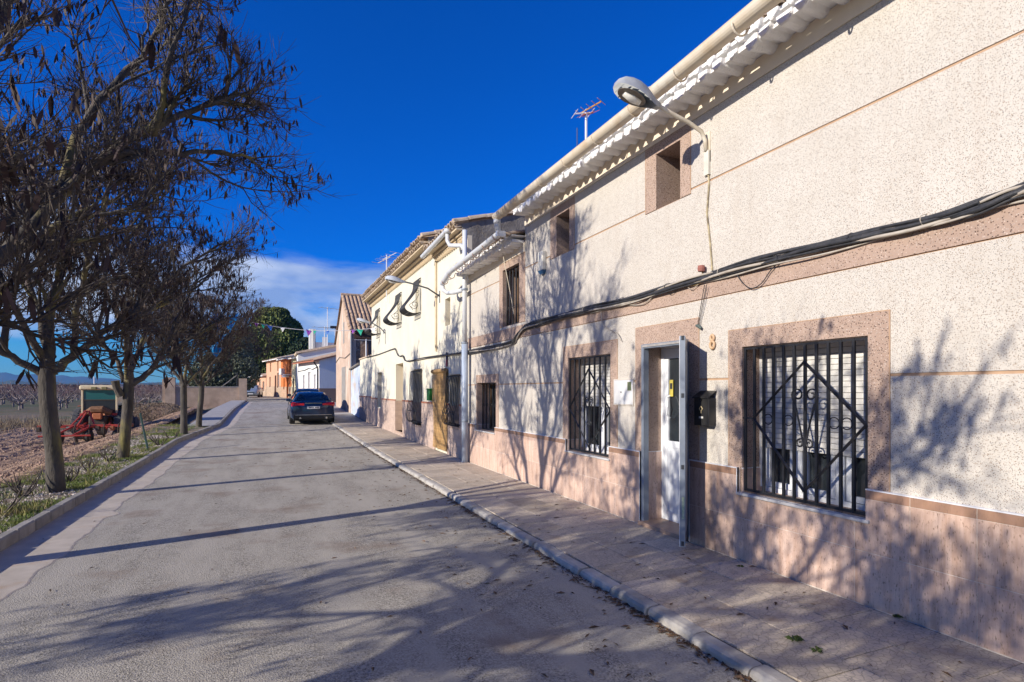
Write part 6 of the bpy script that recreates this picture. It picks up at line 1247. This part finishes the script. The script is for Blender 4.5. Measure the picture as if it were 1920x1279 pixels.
# pruned rose bushes on the verge
def rose(px_, py_, s, label):
    dx, dy = ray(px_); t_ = 1.6*F/(py_-HZ); q = random.Random(int(px_*7)); t = thing('pruned_bush', label, 'bush', (t_*dx, t_*dy, 0.10), 0, 'pruned bushes on the verge'); b = MB()
    for k in range(q.randint(5, 8)):
        a = q.uniform(0, 6.28); P = [Vector((0, 0, -0.02)), Vector((math.cos(a), math.sin(a), 1.0))*s*0.45, Vector((math.cos(a)*1.3+q.gauss(0, 0.3), math.sin(a)*1.3+q.gauss(0, 0.3), 1.9))*s*q.uniform(0.4, 0.6)]
        b.tube(P, [0.014, 0.010, 0.006], 5, M_twig)
        e = P[1]; b.tube([e, e+Vector((q.gauss(0, 0.5), q.gauss(0, 0.5), 0.7))*s*0.5], [0.008, 0.004], 4, M_twig)
    b.build('stems', t)
for a in ((45, 932, 0.32, 'cut-back woody bush on the verge left of the nearest trunk'), (5, 965, 0.34, 'cut-back woody bush at the very left edge of the frame'), (130, 905, 0.30, 'low dark cut-back bush just right of the nearest trunk'), (165, 885, 0.28, 'third cut-back bush between the two nearest trunks'), (205, 866, 0.30, 'cut-back bush a little left of the trunk before the tractor'), (300, 838, 0.34, 'cut-back bush right of the leaning green stake'), (322, 826, 0.32, 'farthest cut-back bush, near the third trunk')): rose(*a)
# ---------------- orchard of pruned bare trees
q = random.Random(77); M_orb = mat('orchard_bark', (0.30, 0.26, 0.235), (0.20, 0.15, 0.14), 0.95, 1.5); M_ort = mat('orchard_twigs', (0.19, 0.11, 0.105), (0.15, 0.085, 0.085), 0.95, 2)
om = []
for s_ in range(4):
    b = MB(); tw = MB(); b.tube([(0, 0, -0.3), (0, 0, 0.35), (q.gauss(0, 0.05), 0, 0.7)], [0.13, 0.11, 0.10], 7, M_orb)
    for k in range(6):
        a = k*1.05+q.uniform(-0.3, 0.3); d = Vector((math.cos(a), math.sin(a), 0.75)); P = [Vector((0, 0, 0.65)), d*0.9+Vector((0, 0, 0.55)), d*1.5+Vector((0, 0, q.uniform(0.6, 0.9)))]
        b.tube(P, [0.07, 0.05, 0.025], 5, M_orb)
        for j in range(5):
            p = P[1].lerp(P[2], q.random()); e = p+Vector((q.gauss(0, 0.3), q.gauss(0, 0.3), q.uniform(0.3, 0.9))); b.tube([p, e], [0.03, 0.010], 4, M_orb)
            for i in range(5):
                f_ = p.lerp(e, q.random()); tw.tube([f_, f_+Vector((q.gauss(0, 0.22), q.gauss(0, 0.22), q.uniform(0.05, 0.5)))], [0.012, 0.005], 3, M_ort, cap=False)
    om.append((b, tw))
built = []
n = 0
for ri in range(17):
    D = 70+ri*4.6; k = 0; x = -0.11*D-q.uniform(0, 2)
    while x > -0.38*D:
        x -= q.uniform(3.2, 4.4); y = D+q.uniform(-0.8, 0.8)
        lab = 'bare pruned orchard tree in the %s row beyond the green strip' % ('first second third fourth fifth sixth seventh eighth ninth tenth eleventh twelfth thirteenth fourteenth fifteenth sixteenth seventeenth'.split()[ri])
        t = thing('orchard_tree', lab, 'tree', (x, y, -0.45), q.uniform(0, 6.28), 'pruned orchard trees beyond the field'); i = n % 4; sc = q.uniform(0.85, 1.15); t.scale = (sc,)*3
        if n < 4:
            a = om[i][0].build('trunk', t); c = om[i][1].build('crown', t, kind='stuff'); built.append((a.data, c.data))
        else: link('trunk', built[i][0], t); link('crown', built[i][1], t, kind='stuff')
        n += 1
# far tree belts, hills, pine, olive
def leafmass(name, _l, pts, m, s, n, seed, parent=None, **t):
    q_ = random.Random(seed); b = MB()
    for _ in range(n):
        c, r_ = q_.choice(pts); 
        while True:
            v = Vector((q_.uniform(-1, 1), q_.uniform(-1, 1), q_.uniform(-1, 1)))
            if 0.25 < v.length < 1: break
        v = v.normalized()*(v.length**0.35); p = Vector(c)+Vector((v.x*r_[0], v.y*r_[1], v.z*r_[2])); a = Vector((q_.gauss(0, 1), q_.gauss(0, 1), q_.gauss(0, 1))).normalized(); u = a.orthogonal().normalized(); w = a.cross(u); k = s*q_.uniform(0.5, 1.5)
        b.add([p-u*k-w*k*0.4, p+u*k-w*k*0.3, p+u*k*0.3+w*k], [(0, 1, 2)], m)
    return b.build(name, parent, **t)
def bx2(px_, py_, Y, r_): c = dp(px_, py_, Y); return (tuple(c), r_)
M_pine = mat('pine_green', (0.07, 0.11, 0.025), (0.16, 0.175, 0.045), 0.85, 0.35, island=0.45); M_dp = mat('dark_conifer', (0.02, 0.045, 0.02), (0.035, 0.06, 0.025), 0.85, 1, island=0.4); M_oliv = mat('olive_leaf', (0.13, 0.145, 0.095), (0.085, 0.10, 0.055), 0.8, 0.7, island=0.4)
tpn = thing('pine_tree', 'large dense round-topped green pine rising behind the end of the street', 'tree', tuple(dp(520, 735, 96))[:2]+(0.8,)); o_ = tpn.location
cl_p = [bx2(*a) for a in ((512, 605, 97, (4.2, 3.5, 2.6)), (485, 640, 96, (4.0, 3.5, 3.2)), (540, 622, 97, (3.0, 3, 2.9)), (525, 652, 95, (4.4, 3.5, 3.6)), (497, 682, 95, (4.6, 3.5, 3.4)), (530, 690, 95, (4.5, 3.5, 3)), (552, 645, 96, (2.0, 2, 3.2)), (475, 668, 95, (2.6, 3, 3.0)), (500, 590, 97, (2.2, 2, 1.4)), (520, 588, 97, (2.4, 2, 1.2)), (548, 668, 96, (2.2, 2, 2.4)), (470, 705, 95, (3, 3, 2.4)))]
cl_p = [((c[0]-o_.x, c[1]-o_.y, c[2]-o_.z), tuple(v*0.76 for v in r_)) for c, r_ in cl_p]; leafmass('crown', '', cl_p, M_pine, 0.21, 62000, 5, tpn, kind='stuff')
MB().tube([(0, 0, -0.5), (0.2, 0, 4), (-0.1, 0, 9), (0, 0.5, 13)], [0.45, 0.4, 0.3, 0.15], 8, M_bark).build('trunk', tpn)
td = thing('conifer', 'small dark conifer top right of the big pine behind the white chimney', 'tree', tuple(dp(570, 720, 90))[:2]+(0.9,)); o_ = td.location
cc_ = [bx2(568, 668, 90, (2.2, 2, 2.6)), bx2(574, 655, 90, (1.2, 1, 1.8)), bx2(560, 685, 90, (2.5, 2, 2.5)), bx2(580, 680, 90, (2.5, 2, 2.2))]; leafmass('crown', '', [((c[0]-o_.x, c[1]-o_.y, c[2]-o_.z), r_) for c, r_ in cc_], M_dp, 0.17, 14000, 6, td, kind='stuff'); MB().tube([(0, 0, -0.5), (0, 0, 5)], [0.2, 0.1], 6, M_bark).build('trunk', td)
to3 = thing('olive_tree', 'broad grey-green olive tree standing behind the boundary wall', 'tree', tuple(dp(420, 735, 60))[:2]+(0.7,)); o_ = to3.location
cc_ = [bx2(405, 695, 60, (2.2, 2, 1.6)), bx2(430, 680, 61, (2.2, 2, 2.2)), bx2(450, 700, 60, (1.8, 2, 1.8)), bx2(385, 712, 60, (1.5, 1.5, 1.2)), bx2(440, 660, 62, (1.8, 2, 1.8)), bx2(415, 715, 60, (2.4, 2, 1.2))]; leafmass('crown', '', [((c[0]-o_.x, c[1]-o_.y, c[2]-o_.z), r_) for c, r_ in cc_], M_oliv, 0.10, 26000, 7, to3, kind='stuff'); MB().tube([(0, 0, -0.3), (0.2, 0, 1.2), (0, 0, 3)], [0.3, 0.25, 0.12], 8, M_bark).build('trunk', to3)
tbt = thing('bare_tree', 'big bare brownish tree tangle between the kerb trees and the pine', 'tree', tuple(dp(440, 735, 66))[:2]+(0.7,)); link('trunk', me2[0], tbt); link('twigs', me2[1], tbt, kind='stuff'); link('seed_pods', me2[2], tbt, kind='stuff'); tbt.scale = (1.6, 1.6, 1.6)
tsh = thing('brown_bush', 'rounded leafless brown shrub at the left end of the boundary wall', 'bush', tuple(dp(300, 770, 50))[:2]+(-0.2,)); M_bsh = mat('brown_shrub', (0.28, 0.20, 0.13), (0.19, 0.14, 0.09), 0.9, 1, island=0.3)
leafmass('foliage', '', [((0, 0, 0.2), (1.7, 1.3, 0.75)), ((-2.5, 2, 0.2), (1.6, 1.2, 0.8)), ((2.0, -1, 0.1), (1.2, 1.0, 0.5))], M_bsh, 0.045, 12000, 8, tsh, kind='stuff')
leafmass('scrub', '', [bx2(px_, 732, 170, (9, 3, 1.5)) for px_ in range(-30, 440, 22)]+[bx2(px_, 728, 320, (18, 5, 1.8)) for px_ in range(-30, 440, 22)], mat('scrub', (0.15, 0.11, 0.085), (0.20, 0.14, 0.12), 0.95, 0.05, island=0.35), 0.16, 46000, 9, None, kind='stuff', label='distant belt of bare purplish orchard and scrub below the blue hills', category='scrub')
def hill(name, px0, px1, D, tab, m, seed):
    q_ = random.Random(seed); b = MB(); n = 90; vs = []
    for i in range(n+1):
        px_ = lerp(px0, px1, i/n); h = interp(tab, px_); dx, dy = ray(px_); zt = EYE+(HZ-h)*D/F*1.0+q_.gauss(0, 0.0011*D)
        for d_, f_ in ((0.90, -0.01), (0.96, 0.55), (1.0, 1.0), (1.12, 0.6), (1.3, -0.01)): vs.append((dx*D*d_, dy*D*d_, zt*f_ if f_ > 0 else -1))
    b.add(vs, [(5*i+k, 5*i+5+k, 5*i+6+k, 5*i+k+1) for i in range(n) for k in range(4)], m); b.build(name, kind='structure', smooth=True)
M_hill = mat('hill_forest', (0.055, 0.075, 0.03), (0.085, 0.085, 0.045), 0.95, 0.01, 0)
hill('hills', -700, 900, 3400, [(-700, 700), (-300, 690), (0, 699), (30, 703), (50, 704), (65, 702), (75, 706), (100, 703), (115, 704), (140, 707), (175, 706), (200, 710), (240, 716), (300, 718), (420, 722), (900, 722)], M_hill, 1)
hill('near_hills', -600, 700, 1500, [(-600, 713), (0, 714), (60, 716), (120, 717), (250, 718), (330, 717), (420, 719), (700, 721)], M_hill, 2)
# ---------------- air between here and the hills
hz = bpy.data.materials.new('haze_air'); hz.use_nodes = True; t_ = hz.node_tree; t_.nodes.remove(t_.nodes['Principled BSDF']); vp = t_.nodes.new('ShaderNodeVolumePrincipled'); vp.inputs['Density'].default_value = 0.00013; vp.inputs['Color'].default_value = (0.10, 0.42, 1.0, 1); vp.inputs['Anisotropy'].default_value = 0.1
t_.links.new(vp.outputs[0], t_.nodes['Material Output'].inputs['Volume'])
b = MB(); b.box((-4400, -450, -3), (4400, 4900, 190), hz); b.build('haze', None, kind='stuff', label='thin blue air haze between the village and the distant hills', category='haze')
